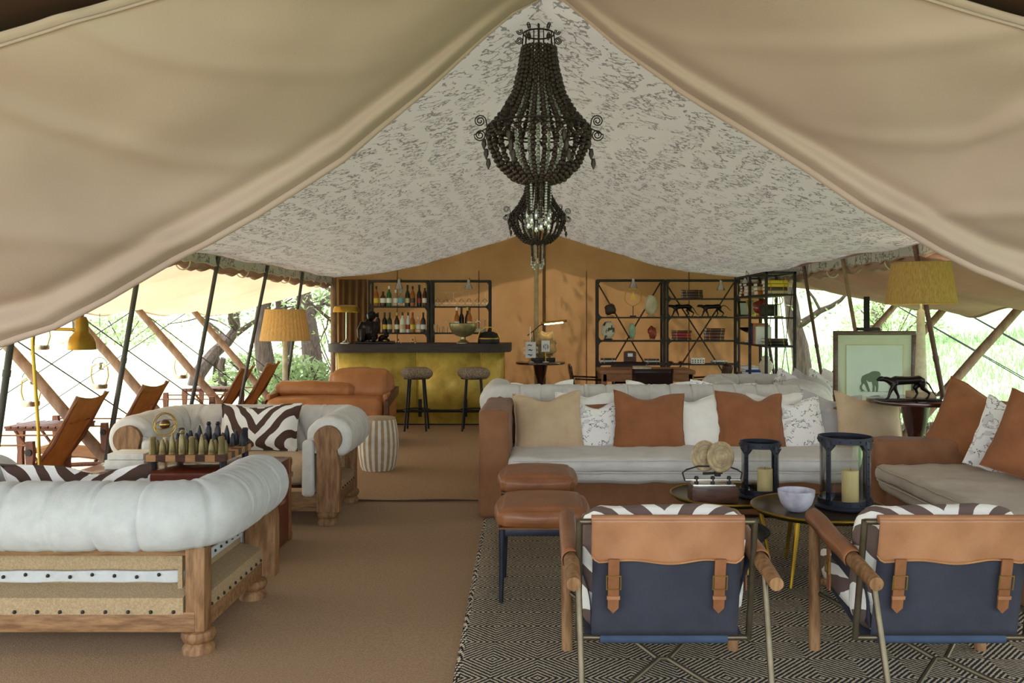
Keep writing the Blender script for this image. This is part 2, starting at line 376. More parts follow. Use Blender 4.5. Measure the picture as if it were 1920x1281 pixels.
# ceiling lining with soft sag between the frames
def lin(a, b):
    x = lerp(-3.12, 3.12, a); y = lerp(3.56, BACK_Y, b)
    ph = (y-3.6)/1.55; d = abs(ph-round(ph))
    zz = zl(x)+.03*math.exp(-(d/.10)**2)*(1-abs(x)/3.2)-.02*(abs(x)/3.12)*math.sin(ph*PI)**2
    zz += .012*mnoise.noise(Vector((x*1.5, y*.8, 0)))
    return (x, y, zz)
struct(MB().grid(lin, 90, 110).build('ceiling', 'lining', smooth=80))
# outer roof over the lining, out to the fly edges
def flyedge(y, s):
    return 1.60-.10*math.sin((y-5.6)/1.57*PI)**2+(.16 if s > 0 and y > 10.5 else 0)*(y-10.5)
def roofz(x, y):
    return 3.02-.30*abs(x)+.02*mnoise.noise(Vector((x, y, 4)))
struct(MB().grid(lambda a, b: (lerp(-3.05, 3.05, a), lerp(3.5, BACK_Y+.5, b), roofz(lerp(-3.05, 3.05, a), 5)), 20, 10).build('roof_outer', 'roof_canvas', smooth=80))
for s, mt, nm in ((-1, 'fly', 'left'), (1, 'fly_pink', 'right')):
    def flyf(a, b, s=s):
        y = lerp(3.4, BACK_Y+.4, b); x = lerp(3.05, 4.9, a)
        ze = flyedge(y, s); z = lerp(2.13, ze, a)-.16*a*(1-a)*4*.55
        z += .028*math.sin(y*4.2+a*7*s+2*mnoise.noise(Vector((y, a*2, s))))*a**.5*(1-.4*a)
        return (s*x, y, z)
    fo = struct(MB().grid(flyf, 26, 120).build('roof_fly_'+nm, mt, smooth=80, solid=.006))
    MB().tube([flyf(1, i/80) for i in range(81)], .016, 6).build('edge_hem', mt, fo)
    # printed valance with a scalloped lower edge and the rolled side curtain behind it
    def val(a, b, s=s):
        y = lerp(3.6, BACK_Y-.05, a); sc_ = .022*abs(math.sin(y*PI/.34)); return (s*(3.115+.02*math.sin(y*9)*b), y, 2.115-(.135-sc_+.01*mnoise.noise(Vector((y*3, 0, s))))*b)
    vo = struct(MB().grid(val, 260, 5).build('trim_%d' % (1 if s < 0 else 2), 'lining', smooth=80, solid=.006))
    MB().tube([val(i/200, 1) for i in range(201)], .008, 5).build('hem_cord', mt, vo)
    rc = MB().tube([(s*(3.2+.015*math.sin(i*.9)), lerp(3.7, BACK_Y-.1, i/90), 1.985+.018*math.sin(i*1.7)+.014*mnoise.noise(Vector((i*.4, s, 0)))) for i in range(91)],
                   [.05+.012*math.sin(i*.8) for i in range(91)], 10)
    rc = tag(rc.build('rolled_curtain', 'fly_pink', smooth=80), 'rolled canvas side curtain tied up under the %s printed valance' % ('brass reading lamp side' if s < 0 else 'ape picture side'), 'curtain')
    for k in range(6):
        y = 4.6+k*1.55
        MB().tube([(s*3.2+.066*math.cos(t*PI/6), y, 1.985+.066*math.sin(t*PI/6)) for t in range(12)], .007, 5, closed=True).build('tie', 'fly', rc)
bw = MB().grid(lambda a, b: (lerp(-3.15, 3.45, a), BACK_Y+.012*math.sin(lerp(-3.15, 3.45, a)*9)+.01*mnoise.noise(Vector((a*8, b*3, 0))), lerp(0, zl(lerp(-3.15, 3.45, a))+.06, b)), 80, 30)
wall_back = struct(bw.build('wall_back', 'wall_canvas', smooth=80))
MB().tube([(-.02, BACK_Y-.045, 0), (-.02, BACK_Y-.045, 2.84)], .033, 12).build('centre_pole', 'wall_pole', wall_back)
MB().box((.10, BACK_Y-.02, 1.4), (.05, .006, 2.75)).build('seam_strip', 'wall_canvas', wall_back)
for xx in (-2.15, -.9, .75, 2.32):
    MB().box((xx, BACK_Y-.022, 1.1), (.014, .004, 2.2)).build('seam', 'wall_canvas', wall_back)
cp = MB()
cp.tube([(-3.1, 12.95, 0), (-3.09, 12.95, 1.0), (-3.1, 12.95, 2.08)], [.055, .05, .047], 12)
tag(cp.build('corner_post', 'prop_wood'), 'rough round timber post at the corner behind the brass bar', 'post')
cv = MB().grid(lambda a, b: (-3.02+.42*a, 12.98+.03*math.sin(a*26), lerp(.0, 2.06, b)), 40, 4)
tag(cv.build('corner_curtain', 'wall_canvas', smooth=80, solid=.004), 'gathered ochre canvas curtain hanging beside the timber corner post', 'curtain')

# front door curtains swept to both sides of the ridge, dark porch roof over the camera
LEFT = [(1008, 0), (960, 24), (900, 74), (800, 165), (700, 247), (640, 298), (560, 350), (480, 400), (400, 445), (330, 481), (260, 522), (200, 558), (100, 611), (0, 645), (-200, 690), (-420, 720)]
RIGHT = [(1010, -12), (1060, 0), (1160, 85), (1280, 170), (1385, 235), (1510, 312), (1610, 380), (1710, 436), (1760, 466), (1835, 505), (1920, 538), (2080, 585), (2300, 620)]
def curtain(name, pts, s, label):
    E = [W(px, py, 3.5) for px, py in pts]
    def edge(t):
        f = t*(len(E)-1); i = min(int(f), len(E)-2); return E[i].lerp(E[i+1], f-i)
    def fn(a, b):
        p = edge(a); U = Vector((p.x*.98, 2.55, 2.83-.30*abs(p.x)*.98))
        q = p.lerp(U, b); h = (U-p).length
        nrm = Vector((0, -1, -.4)).normalized()
        d = .045*math.exp(-((b*h-.07)/.05)**2)-.03*math.exp(-((b*h-.17)/.05)**2)                  # the rolled, tied edge
        ang = a*2.2-b*1.3
        d += .07*a*math.sin(ang*7+3*mnoise.noise(Vector((a*2, b*2, s))))*math.exp(-((b-.45)/.5)**2)
        d += .05*a*max(0, math.sin(ang*11+1.5+2*mnoise.noise(Vector((a*1.5, b*1.5, s+9)))))**4*(.3+.7*b)
        d += .022*mnoise.noise(Vector((a*5, b*3.5, s*3)))
        return q+nrm*d*min(1, a*5+.1)
    root = thing(name, label, 'curtain', (0, 3.5, 2.8))
    def loc(a, b): return fn(a, b)-Vector((0, 3.5, 2.8))
    MB().grid(loc, 120, 60).build('cloth', 'flap', root, smooth=80, solid=.005)
    MB().tube([loc(i/100, 0) for i in range(101)], [.006+.014*min(1, i/30) for i in range(101)], 8).build('hem', 'flap', root, smooth=80)
    MB().tube([loc(i/60, .965)+Vector((0, -.012, -.006)) for i in range(61)], .006, 5).build('seam', 'flap', root, smooth=80)
    return root
curtain('door_curtain', LEFT, -1, 'plain beige canvas door panel swept down toward the brass reading lamp')
curtain('door_curtain', RIGHT, 1, 'plain beige canvas door panel swept down toward the corner sofa')
struct(MB().grid(lambda a, b: (lerp(-4.5, 4.5, a), lerp(.2, 3.6, b), 2.88-.30*abs(lerp(-4.5, 4.5, a))), 16, 4).build('porch_roof', 'roof_dark', smooth=80))

# leaning tent poles, props under the fly, guy ropes
def pole(s, y, x0, mt, label, ztop=2.08, xt=3.08):
    m = MB(); a = Vector((s*x0, y, 0)); b = Vector((s*xt, y, ztop)); d = (b-a)
    m.tube([a, a+d*.5, b], .021, 10)
    t = thing('tent_pole', label, 'pole', a, 0, 'leaning tent poles')
    MB().tube([(0, 0, .02), d*.55, d], .02, 10).build('shaft', mt, t)
    MB().lathe([(.04, 0), (.04, .012), (.026, .02), (.026, .06)], 12).build('foot', mt, t)
    MB().tube([d*.545, d*.565], .0235, 10).build('joint', mt, t)
for y, x0, lb in ((5.15, 3.36, 'grey leaning tent pole nearest the brass reading lamp'), (6.67, 3.43, 'grey leaning tent pole between the first two campaign loungers'),
                  (8.24, 3.46, 'grey leaning tent pole behind the pair of chesterfields'), (9.74, 3.50, 'grey leaning tent pole beside the tan leather sofa'),
                  (11.2, 3.38, 'grey leaning tent pole behind the raffia floor lamp')): pole(-1, y, x0, 'pole_metal', lb)
for y, x0, mt, lb in ((6.97, 3.47, 'pole_brown', 'dark brown leaning pole in front of the raffia table lamp'), (8.62, 3.45, 'prop_wood', 'reddish wooden leaning pole behind the ape picture'),
                  (9.88, 3.42, 'pole_brown', 'dark brown leaning pole beside the end bookcase'), (11.9, 3.4, 'pole_brown', 'dark leaning pole behind the end bookcase')): pole(1, y, x0, mt, lb)
def prop(s, y, xt, x0, zt, label):
    a = Vector((s*x0, y, -.03)); b = Vector((s*xt, y, zt)); t = thing('fly_prop', label, 'pole', a, 0, 'slanting timber props under the fly')
    d = b-a
    MB().tube([d*(i/6)+Vector((0, .008*math.sin(i*2), 0)) for i in range(7)], [.052-.002*i for i in range(7)], 12).build('log', 'prop_wood', t)
    MB().tube([d*.985, d*1.03+Vector((0, 0, .02))], .012, 8).build('spigot', 'iron', t)
for y, lb in ((7.33, 'slanting timber prop beside the first campaign lounger'), (8.8, 'slanting timber prop behind the hanging lantern outside'), (10.35, 'slanting timber prop in front of the crooked tree'),
              (12.0, 'slanting grey timber prop near the far loungers')): prop(-1, y, 4.86, 3.45, 1.60, lb)
for y, lb in ((8.47, 'stout slanting timber prop beyond the round lamp table'), (10.05, 'slanting timber prop behind the lampshade and ape picture'), (11.55, 'slanting timber prop seen past the end bookcase'),
              (6.9, 'slanting timber prop beside the corner sofa')): prop(1, y, 4.85, 3.35, 1.66, lb)
def rope(pts, label, r=.006, name='guy_rope'):
    pts = [Vector(p) for p in pts]; o = pts[0]
    return tag(MB().tube([p-o for p in pts], r, 6).build(name, 'rope', loc=o), label, 'rope', 'guy ropes outside')
for y in (7.2, 8.8, 10.35, 12.0):
    rope([(-4.86, y, 1.6), (-7.2, y-.2, .0)], 'dark guy rope running from the fly to the pale grass, crooked tree side')
    rope([(-4.86, y, 1.6), (-3.46, y+1.5, .02)], 'thin dark rope crossing behind the timber props, crooked tree side')
for y in (6.9, 8.47, 10.05, 11.55):
    for k in (0, .16):
        rope([(4.86, y, 1.64), (7.3, y-.5+k, terr(7.3, y-.5))], 'dark guy rope running from the fly to the green slope', .007)
def lantern(p, top, label):
    t = thing('hurricane_lantern', label, 'lantern', p, 0, 'hurricane lanterns hung outside')
    MB().lathe([(.075, 0), (.08, .01), (.08, .05), (.05, .065), (.035, .075)], 16).build('tank', 'silver', t)
    MB().lathe([(.032, .08), (.058, .12), (.06, .15), (.04, .2), (.03, .21)], 14).build('globe', 'glass', t)
    MB().lathe([(.045, .21), (.045, .22), (.025, .235), (.025, .27), (.035, .275), (.035, .29), (.01, .295)], 14).build('chimney', 'silver', t)
    for s in (-1, 1): MB().tube([(s*.07, 0, .05), (s*.095, 0, .14), (s*.085, 0, .24), (s*.04, 0, .27)], .008, 6).build('side_tube', 'brass_soft', t)
    MB().tube(arc((0, 0, .26), .085, 10, 170, 10), .004, 5).build('bail', 'iron', t)
    MB().tube([(0, 0, .345), (0, 0, top-p[2])], .003, 4).build('hanging_wire', 'rope', t)
lantern(W(187, 729, 9.4), 1.62, 'hurricane lantern hung between the first timber props')
lantern(W(58, 762, 8.2), 1.62, 'hurricane lantern hung behind the brass reading lamp stem')
lantern(W(340, 710, 11.6), 1.64, 'hurricane lantern hung in front of the crooked tree')
lantern(W(77, 656, 9.0), 1.62, 'hurricane lantern hung highest, close under the fly')

# trees, bushes, grass
random.seed(5)
def tree(base, h, r, lean, label, leaves=1500, spread=2.2, leafz=.45, bend=.5, name='acacia_tree', nb=7, lr=.05):
    t = thing(name, label, 'tree', base)
    def wander(p, d, L, n, k):
        o = [Vector(p)]
        for i in range(n):
            d = (d+Vector((random.uniform(-k, k), random.uniform(-k, k), random.uniform(-k*.3, k*.5)))).normalized(); o.append(o[-1]+d*L/n)
        return o
    tr = wander((0, 0, -.1), Vector((lean, random.uniform(-.15, .15), 1)).normalized(), h, 9, bend*.35)
    MB().tube(tr, [r*(1-.65*i/9) for i in range(10)], 9).build('trunk', 'bark', t)
    tips = []
    for b in range(nb):
        i = random.randint(4, 9); a = random.uniform(0, 2*PI)
        br = wander(tr[i], Vector((math.cos(a), math.sin(a), random.uniform(.15, .8))).normalized(), spread*random.uniform(.6, 1), 7, .35)
        MB().tube(br, [r*.42*(1-.8*k/7) for k in range(8)], 6).build('branch', 'bark', t); tips += br[2:]
        for q in range(3):
            tw = wander(br[random.randint(2, 6)], Vector((random.uniform(-1, 1), random.uniform(-1, 1), random.uniform(-.2, .5))).normalized(), spread*.5, 4, .4); tips += tw[1:]
            if q == 0: MB().tube(tw, [r*.14*(1-.6*k/4) for k in range(5)], 5).build('twig', 'bark', t)
    m = MB()
    for i in range(leaves):
        p = random.choice(tips)+Vector((random.gauss(0, .22), random.gauss(0, .22), random.gauss(0, .12)))
        R = rot(random.uniform(-1, 1), random.uniform(-1, 1), random.uniform(0, 6)); l = lr*random.uniform(.6, 1.4)
        m.add([p+R @ Vector(q) for q in ((-l, 0, 0), (0, -l*.4, 0), (l, 0, 0), (0, l*.4, 0))], [(0, 1, 2, 3)])
    m.build('foliage', 'leaf', t, smooth=0, kind='stuff', fix=False)
def gz(p): return Vector((p[0], p[1], terr(p[0], p[1])))
def gp(px, Y): x = (px-VX)*Y/F_PX; return gz((x, Y))
tree(gp(365, 17), 2.9, .16, -.12, 'crooked dark tree trunk beyond the timber props and stumps', 900, 2.4, bend=1.5)
tree(gp(522, 16.0), 3.6, .2, -.25, 'leaning tree trunk behind the raffia floor lamp', 1500, 2.6)
tree(gp(541, 16.4), 3.6, .11, -.1, 'slim dark tree trunk beside the leaning tree', 900, 2.2)
tree(gp(592, 15.2), 3.8, .21, -.03, 'upright forked tree trunk close to the bar corner', 1700, 2.4)
tree(gp(617, 14.6), 2.6, .12, .2, 'bent tree trunk just behind the timber corner post', 500, 1.4)
tree(gp(1500, 15.5), 3.3, .2, -.1, 'dark tree trunk behind the end bookcase', 900, 2.6)
tree(gp(1640, 24), 4.6, .2, .05, 'tree with bare spreading branches on the green slope', 1300, 3.4)
tree(gp(150, 26), 4.4, .2, .1, 'pale acacia far out on the plain behind the lanterns', 2200, 3.6)
tree(gp(60, 32), 4.6, .2, -.1, 'faint spreading acacia at the far edge of the plain', 2200, 4)
tree(gp(1850, 30), 5.0, .22, .1, 'dark green tree at the top of the slope', 2600, 3.5)
for px, Y, h, lb in ((405, 17.5, .75, 'short thin tree stump on the plain'), (415, 16.6, .62, 'broken dark tree stump beside the thin stump')):
    m = MB().tube([(0, 0, -.1), (.03, 0, h*.4), (-.02, .02, h*.75), (.04, 0, h)], [.1, .085, .075, .05], 8)
    tag(m.build('tree_stump', 'bark', loc=gp(px, Y)), lb, 'stump')
def bush(p, r, h, label, n=1400):
    t = thing('bush', label, 'bush', p); m = MB(); s = MB()
    for i in range(n):
        a = random.uniform(0, 2*PI); q = math.sqrt(random.random()); z = random.random()
        c = Vector((r*q*math.cos(a)*(1-.4*z), r*q*math.sin(a)*(1-.4*z), h*z*(1-.3*q)+.03)); R = rot(random.uniform(-1, 1), random.uniform(-1, 1), a); l = .06*random.uniform(.6, 1.5)
        m.add([c+R @ Vector(k) for k in ((-l, 0, 0), (0, -l*.4, 0), (l, 0, 0), (0, l*.4, 0))], [(0, 1, 2, 3)])
    for i in range(8): a = i*.8; s.tube([(0, 0, -.05), (r*.6*math.cos(a), r*.6*math.sin(a), h*.7)], .012, 5)
    s.build('stems', 'bark', t, kind='stuff'); m.build('foliage', 'leaf', t, smooth=0, kind='stuff', fix=False)
bush(gp(560, 14.6), .9, .95, 'leafy green bush between the trees behind the floor lamp')
bush(gp(490, 17), 1.1, .8, 'low pale bush beyond the far loungers')
bush(gp(1675, 22), 1.6, 1.3, 'rounded bush on the green slope above the ape picture')
bush(gp(230, 24), 1.6, 1.0, 'wide low bush out on the pale plain')
tree(gz((-1.5, 15.3)), 4.3, .16, .0, 'unseen leafy tree added behind the ochre back wall to dapple its light', 1500, 1.7)  # out of view, added so the sun throws leaf shadows onto the back canvas
tree(gz((1.2, 15.2)), 4.4, .16, -.05, 'second unseen leafy tree added behind the ochre back wall to dapple its light', 1500, 1.7)  # likewise added out of view, spreads the dappling across the wall
bush(gp(640, 17), 1.5, 2.6, 'tall shrub close behind the corner of the tent')
# tall grass on the slope as blades, straw and short turf by the lamp table
m = MB()
for i in range(16000):
    x = 3.75+9*random.random()**1.7; y = random.uniform(5.5, 22); z = terr(x, y); a = random.uniform(0, PI); hh = random.uniform(.05, .14)*(1+.12*max(0, x-4)); wd = .006+.0012*y*.4
    dx, dy = math.cos(a)*wd, math.sin(a)*wd; lx, ly = random.gauss(0, .05), random.gauss(0, .05)
    m.add([(x-dx, y-dy, z-.01), (x+dx, y+dy, z-.01), (x+lx, y+ly, z+hh)], [(0, 1, 2)])
o = m.build('tall_grass', 'blade', smooth=0, kind='stuff', fix=False); tag(o, 'bright green grass covering the slope outside the tent', 'grass')
m = MB()
for i in range(5200):
    x = random.uniform(4.3, 5.9); y = random.uniform(8.6, 11.8); a = random.uniform(0, 2*PI); l = random.uniform(.08, .22); z = terr(x, y)+.03*random.random()
    m.tube([(x, y, z), (x+l*math.cos(a)*.5, y+l*math.sin(a)*.5, z+.05*random.random()+.02), (x+l*math.cos(a), y+l*math.sin(a), z+.01)], .004, 3, cap=False)
o = m.build('dry_straw', 'straw', smooth=0, kind='stuff', fix=False); tag(o, 'matted dry brown straw on the ground behind the lamp table', 'straw')
# ------------------------------------------------------------------ chesterfields
def roll_section():
    # (u outward, z, outward normal) from the inner foot, over the roll, to the curled-under outer edge
    cz, R = .63, .16; P = []
    for i in range(10): z = .30+.33*i/9; P.append((-.16-.02*math.sin(i/9*PI), z, -1, 0))
    for i in range(1, 27):
        a = math.radians(180-i*9.0); P.append((R*math.cos(a), cz+R*math.sin(a), math.cos(a), math.sin(a)))
    P += [(-.11, .53, -.3, -1), (-.13, .36, -.2, -1)]
    return P
def chesterfield(name, label, loc, rz, w, d, mat='linen', wood=True, pleat=.19, seat='beige', group=None):
    t = thing(name, label, 'sofa', loc, rz, group)
    xc, yc, rc = w/2-.16, d/2-.16, .17
    path = [Vector((-xc, -d/2+.03, 0)), Vector((-xc, yc-rc, 0))]
    path += [Vector((-xc+rc-rc*math.cos(a), yc-rc+rc*math.sin(a), 0)) for a in [PI/2*i/10 for i in range(1, 10)]]
    path += [Vector((-xc+rc, yc, 0)), Vector((xc-rc, yc, 0))]
    path += [Vector((xc-rc+rc*math.sin(a), yc-rc+rc*math.cos(a), 0)) for a in [PI/2*i/10 for i in range(1, 10)]]
    path += [Vector((xc, yc-rc, 0)), Vector((xc, -d/2+.03, 0))]
    cum = [0]
    for a, b in zip(path, path[1:]): cum.append(cum[-1]+(b-a).length)
    Ltot = cum[-1]; N = int(Ltot/.010); sec = roll_section(); K = len(sec)
    def at(s):
        for i in range(len(path)-1):
            if s <= cum[i+1]+1e-9:
                q = (s-cum[i])/(cum[i+1]-cum[i]); return path[i].lerp(path[i+1], q)
        return path[-1]
    v = []; f = []; np_ = round(Ltot/pleat); pl = Ltot/np_; btn = MB()
    for i in range(N+1):
        s = Ltot*i/N; p = at(s); tg = (at(min(Ltot, s+.01))-at(max(0, s-.01))).normalized(); out = Vector((-tg.y, tg.x, 0))
        e = min(s, Ltot-s)
        for k, (u, z, nu, nz) in enumerate(sec):
            tt = k/(K-3)
            if tt < .30:                                  # diamond tufting inside
                sh = (.30-tt)/.30*pl*.9; q1 = ((s+sh)/pl) % 1; q2 = ((s-sh)/pl) % 1; g = min(min(q1, 1-q1), min(q2, 1-q2))*pl
            else: q1 = (s/pl) % 1; g = min(q1, 1-q1)*pl
            dep = (-.028*math.exp(-(g/.012)**2)+.007*(1-math.exp(-(g/.05)**2))) if tt < .36 else (-.0075*math.exp(-(g/.0065)**2)+.0035*mnoise.noise(Vector((s*38, k*.10, 5)))*math.exp(-(g/.08)**2))
            if .26 < tt < .34: dep -= .022*math.exp(-(g/.022)**2)
            dep += .005*mnoise.noise(Vector((s*7, k*.3, w)))+.003*mnoise.noise(Vector((s*22, k*.18, w)))+.003*math.sin(s*90+k*.2)*math.exp(-(g/.05)**2)
            if e < .05: dep -= .02*(1-e/.05)**2
            if k >= K-2: dep = 0
            v.append(p+out*(u+nu*dep)+Vector((0, 0, z+nz*dep)))
    for i in range(N):
        for k in range(K): f.append([i*K+k, (i+1)*K+k, (i+1)*K+(k+1) % K, i*K+(k+1) % K])
    f += [list(range(K)), [N*K+k for k in range(K)][::-1]]
    MB().add(v, f).build('rolled_padding', mat, t, smooth=60)
    for j in range(1, np_):
        s = j*pl; p = at(s); tg = (at(min(Ltot, s+.01))-at(max(0, s-.01))).normalized(); out = Vector((-tg.y, tg.x, 0))
        a = math.radians(155); btn.ball(p+out*(.135*math.cos(a))+Vector((0, 0, .63+.135*math.sin(a))), .013, 8)
    btn.build('tufting_buttons', mat, t, kind='stuff')
    # wooden frame
    bx, by = w/2-.17, d/2-.17; fy = -d/2+.035
    for s in (-1, 1):
        pol = [(s*xc-.075, .12), (s*xc+.085, .12), (s*xc+.085, .44)]+[(s*xc+.098*math.cos(math.radians(a)), .63+.098*math.sin(math.radians(a))) for a in range(-50, 181, 11)]+[(s*xc-.075, .55)]
        if s < 0: pol = [(2*s*xc-a, b) for a, b in pol]
        MB().prism(pol, fy-.045, fy+.03).build('arm_front', 'oak', t, smooth=30)
        inn = s*(xc-.14)
        MB().soft((inn, fy-.012, .425), (.085, .07, .40), .03, 6, wob=.004, seed=s+3).build('padded_facing', mat, t, smooth=60)
        MB().cbox((s*bx, (fy+by)/2, .165), (.05, by-fy, .09), .005).build('side_rail', 'oak_h', t)
        MB().cbox((s*(bx-.01), by-.005, .31), (.085, .085, .38), .006).build('corner_post', 'oak', t)
        lg = MB().add([(s*(bx+.026), fy+.03, .20), (s*(bx+.026), by-.04, .20), (s*(bx+.026), by-.04, .275), (s*(bx+.026), fy+.03, .275), (s*(bx-.09), fy+.03, .305), (s*(bx-.09), by-.04, .305), (s*(bx-.09), fy+.03, .20), (s*(bx-.09), by-.04, .20)],
                     [(0, 1, 2, 3), (3, 2, 5, 4), (0, 3, 4, 6), (1, 7, 5, 2), (0, 6, 7, 1), (4, 5, 7, 6)])
        lg.build('burlap_ledge', 'burlap', t, smooth=0)
        MB().box((s*(bx-.1), (fy+by)/2, .40), (.02, by-fy-.05, .22)).build('burlap_panel', 'burlap', t, smooth=0)
        MB().soft((s*(bx-.074), (fy+by)/2, .375), (.012, by-fy-.1, .05), .004, 8, wob=.003).build('linen_strip', 'linen_cool', t)
        nl = MB()
        for q in range(int((by-fy)/.075)): nl.ball((s*(bx+.027), fy+.06+q*.075, .215), .009, 6); nl.ball((s*(bx-.066), fy+.07+q*.075, .378), .008, 6)
        nl.build('nailheads', 'iron', t, kind='stuff')
        for yy in (fy+.06, by-.02):
            MB().lathe([(.055, 0), (.068, .012), (.070, .035), (.058, .055), (.052, .06), (.066, .068), (.075, .09), (.07, .112), (.055, .12)], 20, (s*(bx-.015), yy, 0)).build('bun_foot', 'oak', t)
    MB().cbox((0, by+.015, .165), (2*bx-.02, .05, .09), .005).build('back_rail', 'oak_h', t)
    MB().cbox((0, by-.04, .475), (2*bx-.05, .07, .05), .005).build('upper_rail', 'oak_h', t)
    MB().cbox((0, fy+.01, .185), (2*xc-.1, .05, .13), .005).build('front_rail', 'oak_h', t)
    MB().add([(-bx+.06, by+.042, .20), (bx-.06, by+.042, .20), (bx-.06, by+.042, .275), (-bx+.06, by+.042, .275), (-bx+.06, by-.07, .31), (bx-.06, by-.07, .31), (-bx+.06, by-.07, .20), (bx-.06, by-.07, .20)],
             [(0, 1, 2, 3), (3, 2, 5, 4), (0, 3, 4, 6), (1, 7, 5, 2), (0, 6, 7, 1), (4, 5, 7, 6)]).build('burlap_ledge', 'burlap', t, smooth=0)
    MB().box((0, by-.075, .40), (2*bx-.1, .02, .2)).build('burlap_panel', 'burlap', t, smooth=0)
    MB().soft((0, by-.046, .345), (2*bx-.18, .014, .052), .005, 14, wob=.005).build('linen_strip', 'linen_cool', t)
    nl = MB(); n = int((2*bx-.2)/.095)
    for q in range(n+1):
        xx = -bx+.1+q*(2*bx-.2)/n; nl.ball((xx, by+.045, .213), .009, 6); nl.ball((xx, by-.036, .35+.006*math.sin(q*2.1)), .009, 6)
    nl.build('nailheads', 'iron', t, kind='stuff')
    MB().soft((0, -.10, .365), (w-.64, d-.48, .17), .05, 10, puff=.025, wob=.004).build('seat_cushion', seat, t, smooth=70)
    return t
chesterfield('chesterfield_sofa', 'grey linen chesterfield with exposed wood and burlap back, before the trunk', (-2.185, 4.10, 0), PI, 1.73, 1.0, 'linen_cool', group='deconstructed chesterfields').scale = (1, 1, .975)
chesterfield('chesterfield_sofa', 'grey linen chesterfield with wooden scroll arm fronts facing across the chessboard', (-2.185, 6.52, 0), 0, 1.73, 1.02, 'linen', group='deconstructed chesterfields')
cD = chesterfield('chesterfield_sofa', 'long tufted linen chesterfield standing back to back with the rust sofa', (1.08, 7.98, 0.02), PI, 3.22, 1.0, 'linen', group='deconstructed chesterfields')
cD.scale = (1, 1, 1.1)
chesterfield('chesterfield_sofa', 'tufted linen chesterfield in front of the end bookcase', (2.47, 9.45, 0.05), 0, 1.3, .95, 'linen', group='deconstructed chesterfields')

# ------------------------------------------------------------------ cushions
def pillow(label, loc, w, h, mat, rx=-.3, rz=0, t=.13, chop=.06, seed=0, ry=0, name='throw_pillow', cat='cushion', group=None, piping=True):
    m = MB(); n = 22; random.seed(seed+11); cc = random.uniform(-.3, .3); cw = random.uniform(.3, .6); cs = random.uniform(.5, 1.15)
    def pt(a, b, sd):
        u, q = 2*a-1, 2*b-1
        x = w/2*u*(1-.07*(1-q*q)); z = h/2*q*(1-.06*(1-u*u))-chop*cs*math.exp(-((u-cc)/cw)**2)*max(0, q)**3
        th = t*max(0, (1-u**4)*(1-q**4))**.6*(1-.25*q)
        th *= 1+.10*mnoise.noise(Vector((u*2+seed, q*2, sd)))
        x += .006*mnoise.noise(Vector((q*4, seed, u))); z += .006*mnoise.noise(Vector((u*4, seed+4, q)))
        wr = .006*mnoise.noise(Vector((u*5+seed, q*5, sd*3)))*(1-u*u)*(1-q*q)
        return (x, sd*(th/2+wr), z+h/2)
    m.grid(lambda a, b: pt(a, b, -1), n, n); m.grid(lambda a, b: pt(a, b, 1), n, n)
    o = m.build(name, mat, loc=loc, smooth=80); o.rotation_euler = (rx, ry, rz); tag(o, label, cat, group)
    if piping:
        ed = [pt(i/20, 0, 0) for i in range(20)]+[pt(1, i/20, 0) for i in range(20)]+[pt(1-i/20, 1, 0) for i in range(20)]+[pt(0, 1-i/20, 0) for i in range(20)]
        MB().tube(ed, .006, 5, closed=True).build('piping', mat, o, smooth=80)
    return o
GE = 'scatter cushions along the rust sofa'
zb = .415
EP = [(1030, 6.86, .56, .56, 'beige', -.05, .13, 'sand coloured cushion at the arm end of the rust sofa'),
      (1120, 6.92, .44, .47, 'print_linen', .0, .10, 'animal print cushion between the sand and first rust cushions'),
      (1216, 6.82, .58, .57, 'rust', .06, .14, 'rust linen cushion between animal print and cream ones'),
      (1317, 6.90, .50, .54, 'cream', -.03, .12, 'plain cream cushion between two rust ones'),
      (1408, 6.84, .55, .56, 'rust', .05, .14, 'rust linen cushion between cream and animal print ones'),
      (1502, 6.90, .42, .50, 'print_linen', -.05, .10, 'animal print cushion between rust and grey ones'),
      (1563, 7.0, .52, .55, 'grey_linen', .10, .12, 'plain grey linen cushion next to the last sand one'),
      (1630, 6.80, .54, .55, 'beige', .12, .13, 'sand coloured cushion at the corner beneath the ape picture')]
for i, (px, Y, ww, hh, mt, ry, th, lb) in enumerate(EP):
    pillow(lb, ((px-VX)*Y/F_PX, Y-.06, zb), ww, hh*.93, mt, -.50, .0, th, .07, i, ry, group=GE)
pillow('cream cushion tucked behind the sand cushion on the rust sofa', (.40, 7.06, .44), .5, .43, 'cream', -.25, 0, .09, .05, 31, group=GE)
pillow('cream cushion tucked behind the second rust cushion', (2.0, 7.06, .44), .5, .43, 'cream', -.25, 0, .09, .05, 32, group=GE)
pillow('zebra print lumbar cushion on the chesterfield facing the chessboard', (-2.15, 6.53, .47), .62, .37, 'zebra', -.35, 0, .15, .05, 40, group='zebra lumbar cushions')
pillow('zebra print lumbar cushion behind the exposed burlap chesterfield back', (-2.22, 4.20, .44), .72, .36, 'zebra', .28, 0, .14, .05, 41, group='zebra lumbar cushions')
GD = 'cushions on the long chesterfield'
for px, ww, mt, lb, sd in ((1022, .56, 'cream', 'cream cushion showing above the long chesterfield near the round table', 50), (1120, .5, 'print_linen', 'animal print cushion low behind the long chesterfield back', 51),
                           (1228, .58, 'cream', 'cream cushion showing above the long chesterfield near the games table', 52), (1345, .6, 'print_linen', 'animal print cushion showing above the long chesterfield', 53)):
    pillow(lb, ((px-VX)*7.85/F_PX, 7.83, .47 if sd != 51 else .40), ww, .46, mt, .28, 0, .13, .05, sd, .04*(sd-51.5), group=GD)
GF = 'cushions piled on the end chesterfield'
